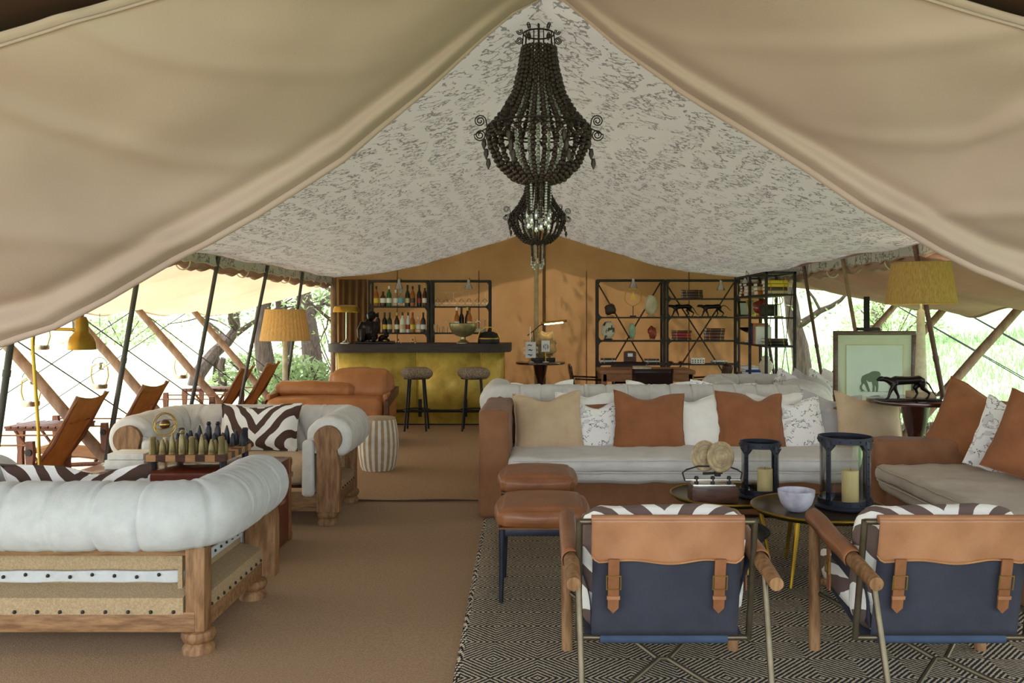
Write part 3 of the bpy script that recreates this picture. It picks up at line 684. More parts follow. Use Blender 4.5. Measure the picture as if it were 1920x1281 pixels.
for k, (px, mt, lb) in enumerate(((1475, 'print_linen', 'animal print cushion first in the pile on the end chesterfield'), (1503, 'grey_linen', 'plain grey cushion second in the pile on the end chesterfield'),
                                  (1530, 'print_linen', 'animal print cushion third in the pile on the end chesterfield'), (1553, 'cream', 'cream cushion last in the pile on the end chesterfield'))):
    pillow(lb, ((px-VX)*9.3/F_PX-.05, 9.3-.04*k, .46), .44, .44, mt, -.3, -.5, .10, .03, 60+k, .35, group=GF)

# ------------------------------------------------------------------ rust slipcover sofas
def slipsofa(label, loc, rz, w, d, arm_h, back_h, mattress, group, aw=.22, arms=(-1, 1)):
    t = thing('slipcover_sofa', label, 'sofa', loc, rz, group)
    MB().soft((0, .02, .145), (w-.02, d-.06, .27), .02, 18, wob=.006, seed=1).build('skirted_base', 'slip_rust', t, smooth=60)
    for s in arms:
        MB().soft((s*(w/2-aw/2), -.01, arm_h/2), (aw, d, arm_h), .035, 14, puff=.006, wob=.014, seed=s+5).build('arm', 'slip_rust', t, smooth=60)
        for y in (-d/2+.012, d/2-.03): MB().tube([(s*(w/2-.01), y, .02), (s*(w/2-.006), y, arm_h*.5), (s*(w/2-.02), y, arm_h-.03), (s*(w/2-aw/2), y, arm_h+.004), (s*(w/2-aw+.02), y, arm_h-.03)], .007, 5).build('arm_seam', 'slip_rust', t)
    MB().soft((0, d/2-.11, back_h/2), (w-.06, .22, back_h), .05, 16, puff=.01, wob=.01, seed=9).build('backrest', 'slip_rust', t, smooth=60)
    iw = w-len(arms)*aw+.03; mxx = aw/2 if len(arms) == 1 else 0
    MB().soft((mxx, -.08, .30), (iw+.02, d-.16, .10), .045, 18, puff=.012, wob=.014, seed=3).build('lower_mattress', mattress, t, smooth=70)
    mm = MB().soft((mxx, -.09, .38), (iw+.01, d-.14, .115), .052, 24, puff=.012, wob=.018, seed=4).build('upper_mattress', mattress, t, smooth=70)
    for zz in (.335, .425):
        hx, hy = iw/2-.015, d/2-.085
        y0, y1 = -.09-hy, -.09+hy*.2
        p = [(-hx-.018, lerp(y1, y0+.06, i/8), zz) for i in range(9)]+[(lerp(-hx+.05, hx-.05, i/40), y0-.018+.006*mnoise.noise(Vector((i*.6, zz*30, 0))), zz-.006*mnoise.noise(Vector((i*.4, 3, zz)))) for i in range(41)]+[(hx+.018, lerp(y0+.06, y1, i/8), zz) for i in range(9)]
        MB().tube([(a+mxx, b, c) for a, b, c in p], .007, 5).build('flange', mattress, mm, smooth=80)
    return t
slipsofa('long rust slipcovered sofa with a pale mattress seat, facing the tray tables', (1.06, 6.76, .02), 0, 2.98, 1.02, .79, .74, 'mattress', 'rust slipcovered sofas', arms=(-1,))
slipsofa('low rust slipcovered corner sofa with a tan mattress seat', (2.93, 5.14, .03), -PI/2, 2.1, 1.1, .60, .62, 'mattress_warm', 'rust slipcovered sofas', arms=(-1,))
GG = 'cushions on the corner sofa'
pillow('rust cushion leaning at the far end of the corner sofa', (2.98, 5.98, .47), .58, .56, 'rust', -.35, -.55, .14, .05, 70, .35, group=GG)
pillow('animal print cushion between two rust ones on the corner sofa', (2.98, 5.62, .47), .34, .50, 'print_linen', -.35, -.6, .10, .03, 71, .3, group=GG)
pillow('rust cushion in front of the animal print one on the corner sofa', (3.03, 5.28, .47), .56, .54, 'rust', -.35, -.7, .13, .05, 72, .3, group=GG)

# ------------------------------------------------------------------ safari lounge chairs with satchel backs
def lounge(label, X, Y):
    t = thing('lounge_chair', label, 'armchair', (X, Y, .03), 0, 'satchel backed lounge chairs')
    hw = .365
    for s in (-1, 1):
        MB().tube([(s*hw, .0, 0), (s*hw, 0, .3), (s*hw, 0, .565)], [.024, .026, .024], 14).build('front_leg', 'oak', t)
        am = MB().tube([(s*hw, .035, .58), (s*hw, -.2, .555), (s*hw, -.5, .525), (s*hw, -.69, .505)], [.024, .03, .03, .026], 14).build('arm', 'oak', t)
        MB().grid(lambda a, b, s=s: (s*hw+s*(.037*math.sin(lerp(-2.6, 2.2, b))), lerp(.015, -.47, a), lerp(.582, .528, a)+.037*math.cos(lerp(-2.6, 2.2, b))+.004*math.sin(a*9)), 16, 14).build('leather_sleeve', 'leather_tan', am, smooth=80, solid=.004)
        MB().grid(lambda a, b, s=s: (s*(hw-.02-.06*b-.02*math.sin(b*PI)), lerp(.0, -.42, a), lerp(lerp(.57, .52, a), lerp(.33, .25, a), b)), 8, 8).build('side_sling', 'navy', t, smooth=80, solid=.004)
        st = MB().box((s*(hw+.006), -.2, .43), (.006, .035, .20)).build('side_strap', 'leather_strap', t)
        MB().tube([(s*(hw+.012), -.222, .40), (s*(hw+.012), -.178, .40), (s*(hw+.012), -.178, .45), (s*(hw+.012), -.222, .45)], .004, 5, closed=True).build('buckle', 'brass_soft', st)
        MB().tube([(s*.335, -.50, .69), (s*.335, -.40, .2)], .013, 10).build('back_post', 'bronze_rod', t)
        MB().tube([(s*.345, -.60, .51), (s*.335, -.78, 0)], .012, 10).build('rear_leg', 'bronze_rod', t)
        MB().tube([(s*hw, 0, .26), (s*.02, -.40, .12), (-s*.02, -.40, .12), (-s*.335, -.76, .04)], .010, 8).build('cross_brace', 'bronze_rod', t)
    MB().tube([(-.335, -.50, .685), (.335, -.50, .685)], .012, 10).build('top_rail', 'bronze_rod', t)
    MB().tube([(-.335, -.40, .205), (.335, -.40, .205)], .012, 10).build('bottom_rail', 'bronze_rod', t)
    B0, B1 = Vector((0, -.42, .20)), Vector((0, -.515, .685))
    def bp(x, q, off=0): p = B0.lerp(B1, q); return Vector((x, p.y-off, p.z))
    MB().grid(lambda a, b: bp(lerp(-.285, .285, a), lerp(.05, .97, b), .003+.012*math.sin(a*PI)*math.sin(b*PI)), 16, 16).build('back_panel', 'navy', t, smooth=80, solid=.004)
    MB().tube([(-.25, -.40, .205), (.25, -.40, .205)], .022, 12).build('rail_sleeve', 'navy_blue', t)
    def flap(a, b):
        x = lerp(-.29, .29, a); ex = max(0, 1-min(a, 1-a)/.06); q = 1.03-b*(.34-.06*ex*ex+.015*math.cos(a*4*PI))
        return bp(x, q, .016+.012*math.sin(a*PI)*b+.004*math.sin(a*17+b*4)*b)
    fo = MB().grid(flap, 40, 14).build('leather_flap', 'leather_flap', t, smooth=80, solid=.004)
    MB().tube([flap(i/40, 1)+Vector((0, -.003, 0)) for i in range(41)], .003, 4).build('stitched_edge', 'wood_light', fo)
    MB().tube([(lerp(-.29, .29, i/20), -.515, .698) for i in range(21)], .017, 10).build('flap_fold', 'leather_flap', fo, smooth=80)
    for xx in (-.205, .20):
        so = MB().prism([(xx-.021, .0), (xx, -.022), (xx+.021, .0), (xx+.021, .2), (xx-.021, .2)], -.004, .004).build('strap', 'leather_strap', t)
        so.location = (0, -.482, .35); so.rotation_euler = (.19, 0, 0)
        MB().tube([(xx-.027, -.008, .08), (xx+.027, -.008, .08), (xx+.027, -.008, .135), (xx-.027, -.008, .135)], .0035, 6, closed=True).build('buckle', 'brass_soft', so)
        MB().box((xx, -.006, .045), (.05, .008, .014)).build('strap_loop', 'leather_flap', so)
        hl = MB()
        for z in (.02, .06, .1): hl.lathe([(.004, -.006), (.004, .001)], 8, (0, 0, 0), Matrix.Translation((xx, 0, z)) @ Matrix.Rotation(PI/2, 4, 'X'))
        hl.build('punched_holes', 'ink', so, kind='stuff')
    bc = MB().soft((0, 0, 0), (.63, .16, .50), .07, 12, puff=.012, wob=.008, R=None); o = bc.build('back_cushion', 'zebra_white', t, smooth=80)
    o.location = (0, -.35, .465); o.rotation_euler = (.19, 0, 0)
    o = MB().soft((0, 0, 0), (.60, .50, .15), .06, 10, puff=.02, wob=.006).build('seat_cushion', 'zebra_white', t, smooth=80); o.location = (0, -.08, .34); o.rotation_euler = (.12, 0, 0)
    MB().grid(lambda a, b: (lerp(-.31, .31, a), lerp(.02, -.40, b), lerp(.30, .21, b)-.03*math.sin(a*PI)), 8, 8).build('seat_sling', 'navy', t, smooth=80, solid=.004)
    MB().tube([(-hw, 0, .30), (hw, 0, .30)], .014, 8).build('front_rail', 'oak', t)
    return t
mk('bronze_rod', '#6d6250', '#5a503f', 10, .4, metal=.8)
lounge('navy satchel backed lounge chair with zebra cushion beside the leather stools', .495, 3.76)
lounge('navy satchel backed lounge chair with zebra cushion in front of the quartz bowl table', 1.585, 3.76)

# ------------------------------------------------------------------ leather topped stools
def stool(label, X, Y):
    t = thing('leather_stool', label, 'stool', (X, Y, .03), 0, 'leather topped stools'); h = .20
    MB().soft((0, 0, .432), (.445, .445, .10), .035, 12, puff=.035, wob=.003).build('seat', 'leather_tan', t, smooth=80)
    MB().tube([(-.224, -.224, .385), (.224, -.224, .385), (.224, .224, .385), (-.224, .224, .385)], .005, 5, closed=True).build('seat_welt', 'leather_strap', t)
    for a in (-1, 1):
        MB().cbox((0, a*.205, .362), (.40, .024, .036), .004).build('rail', 'iron_blue', t)
        MB().cbox((a*.205, 0, .362), (.024, .40, .036), .004).build('rail', 'iron_blue', t)
        for b in (-1, 1): MB().tube([(a*.212, b*.212, 0), (a*.208, b*.208, .2), (a*.206, b*.206, .385)], [.011, .015, .019], 10).build('leg', 'iron_blue', t)
stool('brown leather topped stool nearer the lounge chairs', .025, 4.58)
stool('brown leather topped stool pulled up to the rust sofa', .0, 5.46)

# ------------------------------------------------------------------ trunk coffee table and its load
tk = thing('steamer_trunk', 'red brown leather steamer trunk with brass corners used as coffee table', 'trunk', (-2.215, 5.40, .012))
tw, td, th = 1.14, .60, .52; tk.scale = (1, 1, 1.06)
MB().cbox((0, 0, .205), (tw, td, .40), .012).build('body', 'trunk_leather', tk)
MB().cbox((0, 0, .465), (tw+.006, td+.006, .11), .014).build('lid', 'trunk_leather', tk)
for xx in (-.38, .38): MB().cbox((xx, 0, .262), (.05, td+.016, .522), .004).build('wood_slat', 'walnut', tk)
for a in (-1, 1):
    MB().cbox((0, a*(td/2+.005), .41), (tw+.01, .012, .03), .003).build('edge_strip', 'leather_strap', tk)
    MB().cbox((a*(tw/2+.005), 0, .41), (.012, td+.01, .03), .003).build('edge_strip', 'leather_strap', tk)
    MB().cbox((a*(tw/2+.004), -.25, .262), (.012, .04, .5), .003).build('corner_strip', 'leather_strap', tk)
    MB().cbox((a*(tw/2+.004), .25, .262), (.012, .04, .5), .003).build('corner_strip', 'leather_strap', tk)
    hd = MB().tube([(a*(tw/2+.01), -.07, .3), (a*(tw/2+.03), -.04, .29), (a*(tw/2+.03), .04, .29), (a*(tw/2+.01), .07, .3)], .011, 8).build('side_handle', 'leather_strap', tk)
    for b in (-1, 1):
        for zz in (.03, .49): MB().soft((a*(tw/2-.022), b*(td/2-.022), zz), (.062, .062, .062), .018, 5).build('brass_corner', 'brass', tk)
        MB().cbox((a*.38, b*(td/2+.012), .40), (.055, .012, .06), .004).build('latch', 'brass', tk)
MB().cbox((tw/2+.008, -.1, .25), (.003, .07, .09), .03).build('travel_label', 'c_orange', tk)
TZ = .012+.522*1.06
wb = thing('stone_box', 'stack of two white stone checker boxes on the trunk', 'box', (-2.52, 5.30, TZ))
MB().cbox((0, 0, .028), (.24, .2, .055), .003).build('lower_box', 'white_stone', wb); MB().cbox((0, .005, .075), (.22, .18, .036), .003).build('upper_box', 'white_stone', wb)
cb = thing('chess_board', 'thick wooden chessboard on black feet on the trunk', 'chess board', (-2.14, 5.42, TZ))
for a in (-1, 1):
    for b in (-1, 1): MB().lathe([(.022, 0), (.022, .05)], 14, (a*.215, b*.195, 0)).build('foot', 'chess_black', cb)
for i in range(8):
    for j in range(8): MB().cbox((-.21+i*.06, -.21+j*.06, .07), (.0596, .0596, .04), .001).build('square', 'walnut' if (i+j) % 2 else 'wood_light', cb, smooth=0)
piece = {}
for kind, prof in (('pawn', [(.018, 0), (.02, .01), (.017, .05), (.012, .062), (.012, .07), (.004, .082)]), ('knight', [(.018, 0), (.021, .01), (.019, .05), (.016, .062), (.008, .092)]),
                   ('rook', [(.02, 0), (.021, .015), (.018, .085), (.02, .09), (.02, .105), (.012, .11)]), ('bishop', [(.018, 0), (.021, .02), (.017, .075), (.011, .10), (.004, .125)]),
                   ('king', [(.021, 0), (.023, .03), (.019, .10), (.011, .125), (.016, .135), (.009, .15)])):
    piece[kind] = prof
def chess(i, j, kind, mat, word):
    t = thing('chess_piece', '%s %s shaped chess piece on the wooden board' % (word, {'pawn': 'short pointed', 'knight': 'slant topped', 'rook': 'square shouldered', 'bishop': 'tall tapering', 'king': 'tallest crowned'}[kind]), 'chess piece',
              (-2.14-.21+i*.06, 5.42-.21+j*.06, TZ+.09), 0, 'chess pieces on the board')
    MB().lathe(piece[kind], 12).build('body', mat, t); MB().lathe([(.0225, .0), (.0235, .006), (.0225, .012)], 12).build('base_ring', mat, t)
for i in range(8):
    chess(i, 0, ('rook', 'knight', 'bishop', 'king', 'rook', 'bishop', 'knight', 'rook')[i], 'chess_gold', 'bronze')
    chess(i, 1, 'pawn', 'chess_gold', 'bronze')
    chess(i, 6, 'pawn', 'chess_black', 'black')
    chess(i, 7, ('rook', 'knight', 'bishop', 'king', 'king', 'bishop', 'knight', 'rook')[i], 'chess_black', 'black')
am = thing('armillary_globe', 'small brass armillary globe on a bone handle standing on the trunk', 'globe', (-2.41, 5.52, TZ))
MB().lathe([(.03, 0), (.03, .008), (.01, .015), (.008, .12), (.012, .15)], 12).build('stem', 'bone', am)
MB().ball((0, 0, .235), .033, 14).build('ball', 'walnut', am); MB().lathe([(.035, -.005), (.036, 0), (.035, .005)], 16, (0, 0, .235)).build('band', 'brass', am)
for R, rr in ((rot(PI/2), .075), (rot(PI/2, 0, .9), .068), (rot(.4), .062)):
    MB().tube([R @ Vector((rr*math.cos(k*PI/12), rr*math.sin(k*PI/12), 0))+Vector((0, 0, .235)) for k in range(24)], .003, 5, closed=True).build('ring', 'brass', am)

# ------------------------------------------------------------------ drum stool, tan leather sofa, floor lamps
ds = thing('drum_stool', 'barrel shaped stool with vertical bone inlay stripes beside the chesterfield', 'stool', (-1.56, 8.36, .002))
N = 40
for k in range(N):
    a0, a1 = 2*PI*k/N, 2*PI*(k+1)/N; P = [(.155, 0), (.175, .04), (.193, .15), (.2, .25), (.193, .36), (.175, .47), (.165, .50)]
    m = MB(); v = []
    for r_, z_ in P: v += [(r_*math.cos(a0), r_*math.sin(a0), z_), (r_*math.cos(a1), r_*math.sin(a1), z_), ((r_-.03)*math.cos(a1), (r_-.03)*math.sin(a1), z_), ((r_-.03)*math.cos(a0), (r_-.03)*math.sin(a0), z_)]
    f = [[i*4+q, i*4+(q+1) % 4, i*4+4+(q+1) % 4, i*4+4+q] for i in range(len(P)-1) for q in range(4)]+[[3, 2, 1, 0], [len(v)-4+q for q in range(4)]]
    m.add(v, f).build('inlay_stave', 'bone_white' if k % 2 else 'bone_tan', ds, smooth=30)
MB().lathe([(.168, .492), (.168, .502), (.16, .508), (.001, .509)], 32).build('top', 'bone_tan', ds)

ls = thing('leather_sofa', 'tan leather sofa with loose cushions and wooden arm in front of the bar', 'sofa', (-2.42, 10.08, .002))
MB().cbox((0, 0, .2), (1.38, .74, .08), .01).build('frame', 'walnut', ls)
MB().soft((-.02, -.03, .40), (1.32, .74, .30), .07, 14, puff=.02, wob=.006).build('seat_cushion', 'leather_sofa', ls, smooth=80)
MB().soft((0, .33, .46), (1.36, .1, .42), .03, 12, wob=.004).build('backrest', 'leather_sofa', ls, smooth=80)
for a in (-1, 1):
    MB().prism([(-.37, .0), (-.30, 0), (-.30, .46), (.34, .54), (.38, .58), (.38, .64), (.1, .62), (-.37, .53)], -.02, .02, Matrix.Translation((a*.70, 0, 0)) @ Matrix.Rotation(PI/2, 4, 'Z')).build('arm', 'walnut', ls)
    MB().soft((a*.67, .03, .45), (.05, .66, .30), .02, 8, wob=.003).build('arm_panel', 'leather_sofa', ls, smooth=80)
    MB().cbox((a*.66, .34, .1), (.05, .05, .2), .005).build('leg', 'walnut', ls)
o = MB().soft((0, 0, 0), (.72, .2, .36), .08, 12, puff=.04, wob=.016, seed=4).build('back_cushion', 'leather_sofa', ls, smooth=80); o.location = (.30, .18, .66); o.rotation_euler = (-.2, 0, 0)
o = MB().soft((0, 0, 0), (.90, .3, .16), .06, 12, puff=.03, wob=.012, seed=6).build('bolster_cushion', 'leather_sofa', ls, smooth=80); o.location = (-.22, .14, .615); o.rotation_euler = (-.1, .03, 0)
st = thing('side_table', 'small dark wooden side table between the chesterfield and drum stool', 'table', (-1.83, 7.85, .002))
MB().lathe([(.19, .47), (.2, .475), (.2, .495), (.19, .5)], 24).build('top', 'walnut', st)
for k in range(3): a = k*2.094-.5; MB().tube([(.16*math.cos(a), .16*math.sin(a), 0), (.12*math.cos(a), .12*math.sin(a), .47)], [.011, .015], 8).build('leg', 'walnut', st)

bl = thing('reading_lamp', 'brass reading floor lamp with bell shade beside the tent poles', 'lamp', (-3.49, 6.0, .0))
MB().lathe([(.12, 0), (.12, .015), (.02, .03), (.012, .06)], 20).build('base', 'brass', bl)
MB().tube([(0, 0, .03), (-.02, 0, .7), (-.06, 0, 1.28), (-.055, 0, 1.36), (-.03, 0, 1.4), (.02, 0, 1.41), (.25, 0, 1.405)], .0115, 10).build('stem', 'brass', bl, smooth=80)
sh = MB().lathe([(.012, .235), (.03, .23), (.042, .2), (.045, .135), (.048, .12), (.075, .09), (.09, .05), (.092, .012), (.095, 0)], 24, (.285, 0, 1.265)).build('bell_shade', 'brass', bl)
MB().lathe([(.012, 0), (.012, .04), (.006, .05)], 10, (.285, 0, 1.50)).build('socket_cap', 'black_iron', sh)
MB().tube([(.285, 0, 1.55), (.22, 0, 1.50), (.1, 0, 1.47), (-.02, 0, 1.46), (-.03, 0, 1.41)], .004, 5).build('cord', 'black_iron', bl, smooth=80)
def shade(parent, r0, r1, h, z, mat, n=72):
    m = MB(); v = []
    for k in range(n):
        a = 2*PI*k/n; d = 1+.012*(k % 2)
        v += [(r0*d*math.cos(a), r0*d*math.sin(a), z), (r1*d*math.cos(a), r1*d*math.sin(a), z+h)]
    m.add(v, [[2*k, 2*((k+1) % n), 2*((k+1) % n)+1, 2*k+1] for k in range(n)]); so = m.build('pleated_shade', mat, parent, smooth=0, solid=.006)
    for rr, zz in ((r0, z), (r1, z+h)): MB().tube([(rr*1.005*math.cos(k*PI/24), rr*1.005*math.sin(k*PI/24), zz) for k in range(48)], .006, 5, closed=True).build('rim', mat, so)
    MB().ball((0, 0, z+h*.45), .045, 12).build('bulb', 'lamp_glow', so)
    sp = MB()
    for k in range(3): sp.tube([(0, 0, z+h*.93), (r1*math.cos(k*2.1), r1*math.sin(k*2.1), z+h*.97)], .003, 4)
    sp.build('spider', 'brass', so)
fl_ = thing('floor_lamp', 'floor lamp with pleated raffia shade on a pale column behind the leather sofa', 'lamp', (-3.19, 10.78, .0))
MB().lathe([(.16, 0), (.16, .02), (.05, .03), (.04, .05)], 20).build('base', 'bone', fl_)
MB().lathe([(.035, .04), (.036, .6), (.032, 1.2), (.012, 1.22), (.012, 1.5)], 14).build('column', 'bone', fl_)
shade(fl_, .305, .24, .385, 1.195, 'raffia')

# ------------------------------------------------------------------ campaign loungers and side tables on the deck
def lounger(label, X, Y, rz=0):
    t = thing('campaign_lounger', label, 'chair', (X, Y, .005), rz, 'folding campaign loungers')
    for y in (-.27, .27):
        for x in (-.62, .10):
            MB().prism([(x-.02, 0), (x+.02, 0), (x+.026, .2), (x+.02, .34), (x+.032, .5), (x+.024, .58), (x-.024, .58), (x-.03, .5), (x-.018, .34), (x-.024, .2)], y-.02, y+.02).build('leg', 'chair_wood', t)
        MB().tube([(-.62, y, .2), (.10, y, .23)], .018, 8).build('side_rail', 'chair_wood', t)
        MB().tube([(-.62, y, .55), (.10, y, .55)], .007, 6).build('arm_strap', 'leather_strap', t)
        MB().tube([(.0, y*.85, .24), (.24, y*.85, .55), (.42, y*.85, .90)], .016, 8).build('back_stile', 'chair_wood', t)
        MB().lathe([(.024, -.012), (.024, .012)], 10, (0, 0, 0), Matrix.Translation((.10, y*1.08, .5)) @ Matrix.Rotation(PI/2, 4, 'X')).build('pivot_bolt', 'iron', t)
    for x in (-.62, .10): MB().tube([(x, -.27, .16), (x, .27, .16)], .016, 8).build('stretcher', 'chair_wood', t)
    bk = MB().grid(lambda a, b: (lerp(.04, .435, b)+.02*math.sin(a*PI)*(1-b), lerp(-.245, .245, a), lerp(.26, .90, b)-.03*math.sin(a*PI)*b), 12, 12).build('back_canvas', 'canvas_tan', t, smooth=80, solid=.008)
    MB().tube([(.315+.006, -.15, .695), (.315+.012, .15, .695)], .006, 5).build('pocket_seam', 'leather_strap', bk)
    MB().grid(lambda a, b: (lerp(-.62, .07, b), lerp(-.25, .25, a), lerp(.33, .26, b)-.03*math.sin(a*PI)*math.sin(b*PI)), 10, 12).build('seat_canvas', 'canvas_tan', t, smooth=80, solid=.008)
    return t
lounger('tan canvas campaign lounger beside the brass reading lamp', -3.82, 6.50, .05)
lounger('tan canvas campaign lounger rising behind the chesterfield arm', -3.82, 7.60, .0)
lounger('tan canvas campaign lounger in front of the far timber prop', -3.82, 9.98, .05)
lounger('tan canvas campaign lounger next to the raffia floor lamp', -3.84, 11.05, .0)
def decktable(label, X, Y):
    t = thing('slatted_table', label, 'table', (X, Y, .005), 0, 'slatted deck tables')
    for k in range(9): MB().cbox((-.24+k*.06, 0, .60), (.05, .4, .018), .003).build('slat', 'chair_wood', t)
    for y in (-.16, .16):
        MB().cbox((0, y, .58), (.54, .03, .025), .003).build('batten', 'chair_wood', t)
        MB().tube([(-.22, y, 0), (.2, y, .57)], .013, 6).build('leg', 'chair_wood', t); MB().tube([(.22, y, 0), (-.2, y, .57)], .013, 6).build('leg', 'chair_wood', t)
decktable('slatted folding table between the two nearer campaign loungers', -4.02, 7.05)
decktable('slatted folding table between the two farther campaign loungers', -4.02, 10.62)
# ------------------------------------------------------------------ bar
BT = 1.115
bar = thing('bar_counter', 'curved brass fronted bar with thick dark wooden top', 'bar', (-1.66, 12.1, 0))
hw, dp, rcn = 1.18, .36, .30
def barpath(hw, dp, rc, n=10):
    p = [(-hw, dp)]; p += [(-hw+rc-rc*math.cos(PI/2*i/n), -dp+rc-rc*math.sin(PI/2*i/n)) for i in range(n+1)]
    p += [(hw-rc+rc*math.sin(PI/2*i/n), -dp+rc-rc*math.cos(PI/2*i/n)) for i in range(n+1)]; p.append((hw, dp)); return p
def slab(path, z0, z1):
    m = MB(); n = len(path); v = [(x, y, z0) for x, y in path]+[(x, y, z1) for x, y in path]
    return m.add(v, [list(range(n))[::-1], list(range(n, 2*n))]+[[i, (i+1) % n, n+(i+1) % n, n+i] for i in range(n)])
bp_ = barpath(hw, dp, rcn); segs = [bp_[:7], bp_[6:12], bp_[11:13], bp_[12:18], bp_[17:]]
bp2 = []
for a, b in zip(bp_, bp_[1:]):
    L = math.dist(a, b); k = max(1, int(L/.62)); bp2 += [(lerp(a[0], b[0], q/k), lerp(a[1], b[1], q/k)) for q in range(k)]
bp2.append(bp_[-1])
slab(barpath(hw-.02, dp-.02, rcn), .02, 1.0).build('carcass', 'walnut', bar)
run = 0; cur = [bp2[0]]
for a, b in zip(bp2, bp2[1:]):
    cur.append(b); run += math.dist(a, b)
    if run > .6 or b == bp2[-1]:
        m = MB(); n = len(cur); m.add([(x, y, z) for x, y in cur for z in (.02, 1.0)], [[2*i, 2*i+2, 2*i+3, 2*i+1] for i in range(n-1)])
        m.build('brass_panel', 'bar_brass', bar, smooth=40, solid=.008)
        MB().tube([(cur[-1][0], cur[-1][1]-.004, .02), (cur[-1][0], cur[-1][1]-.004, 1.0)], .004, 5).build('panel_joint', 'brass', bar); cur = [b]; run = 0
slab(barpath(hw+.10, dp+.07, rcn+.05), 1.0, BT).build('top', 'bar_top', bar, smooth=30)
slab(barpath(hw-.03, dp-.03, rcn), 0, .03).build('plinth', 'black_iron', bar)
MB().tube([(-.75, -dp-.13, .21), (hw-.25, -dp-.13, .21)], .02, 10).build('foot_rail', 'black_iron', bar)
for xx in (-.62, .06, .68, .9): MB().cbox((xx, -dp-.12, .25), (.045, .035, .24), .004).build('rail_bracket', 'black_iron', bar); MB().cbox((xx, -dp-.06, .21), (.03, .13, .03), .003).build('bracket_arm', 'black_iron', bar)
def barstool(X, label):
    t = thing('bar_stool', label, 'stool', (X, 11.22, .002), .3, 'round topped bar stools')
    MB().soft((0, 0, .75), (.37, .37, .13), .06, 8, puff=.012).build('seat', 'leopard', t, smooth=80)
    MB().lathe([(.17, .675), (.17, .69)], 24).build('seat_plate', 'black_iron', t)
    for k in range(4): a = k*PI/2+.5; MB().tube([(.2*math.cos(a), .2*math.sin(a), 0), (.13*math.cos(a), .13*math.sin(a), .685)], .013, 8).build('leg', 'black_iron', t)
    MB().tube([(.172*math.cos(k*PI/12), .172*math.sin(k*PI/12), .27) for k in range(24)], .009, 6, closed=True).build('foot_ring', 'black_iron', t)
barstool(-1.59, 'spotted round bar stool at the middle of the brass bar'); barstool(-.84, 'spotted round bar stool at the wall end of the brass bar'); barstool(-2.34, 'spotted round bar stool half hidden by the leather cushion')
# lamp on the bar
dl = thing('dome_lamp', 'table lamp with flat brass dome shade on a slim stem on the bar', 'lamp', (-2.69, 12.0, BT))
MB().lathe([(.09, 0), (.09, .008), (.06, .02), (.025, .04), (.012, .07)], 20).build('base', 'silver', dl)
MB().lathe([(.011, .06), (.011, .46)], 10).build('stem', 'silver', dl)
MB().lathe([(.02, .545), (.12, .54), (.165, .52), (.18, .48), (.182, .44), (.176, .44), (.17, .48), (.15, .505), (.02, .52)], 28).build('dome_shade', 'brass', dl)
# animal sculptures, each body one continuous skin
def beast(parent, name, mat, chains, balls, vox, loc=(0, 0, 0), sm=6):
    m = MB()
    for pts, rad in chains: m.tube(pts, rad, 20)
    for c, r in balls: m.ball(c, r, 20)
    o = m.build(name, mat, parent, loc=loc, smooth=0); md = o.modifiers.new('skin', 'REMESH'); md.mode = 'VOXEL'; md.voxel_size = vox; md.use_smooth_shade = True
    s2 = o.modifiers.new('soft', 'SMOOTH'); s2.iterations = sm+5; s2.factor = .5
    return o
mkt = thing('monkey_sculpture', 'dark bronze sculpture of a seated chimpanzee with its young on the bar', 'sculpture', (-2.33, 11.98, BT))
MB().cbox((.05, 0, .018), (.52, .24, .036), .004).build('plinth', 'bronze', mkt)
beast(mkt, 'chimpanzee', 'bronze', [
    ([(-.03, .03, .06), (-.04, .02, .16), (-.04, .01, .26), (-.01, 0, .33)], [.10, .115, .10, .06]),
    ([(-.11, .0, .29), (-.16, -.03, .19), (-.15, -.07, .09), (-.12, -.08, .05)], [.05, .042, .033, .03]), ([(.06, 0, .29), (.09, -.05, .2), (.05, -.10, .13), (.02, -.11, .10)], [.05, .042, .033, .03]),
    ([(-.08, 0, .08), (-.11, -.08, .17), (-.10, -.10, .06), (-.10, -.14, .045)], [.06, .05, .035, .028]), ([(.03, 0, .08), (.05, -.09, .17), (.05, -.10, .06), (.06, -.15, .045)], [.06, .05, .035, .028])],
    [((.0, -.02, .395), (.066, .07, .07)), ((.0, -.075, .37), (.042, .035, .034)), ((.0, -.07, .415), (.05, .025, .018)), ((-.078, .0, .40), (.025, .014, .03)), ((.078, .0, .40), (.025, .014, .03)), ((.0, -.10, .375), (.022, .012, .010)), ((-.028, -.082, .402), (.012, .012, .010)), ((.028, -.082, .402), (.012, .012, .010))], .0055, sm=5)
beast(mkt, 'young_chimpanzee', 'bronze', [([(.11, -.02, .06), (.16, -.03, .09), (.2, -.04, .09)], [.03, .042, .03]), ([(.2, -.04, .07), (.26, -.07, .045)], [.02, .015]), ([(.11, -.04, .05), (.17, -.09, .045)], [.022, .016])], [((.215, -.05, .125), (.04, .038, .042)), ((.235, -.08, .115), (.02, .016, .018))], .005, sm=4)
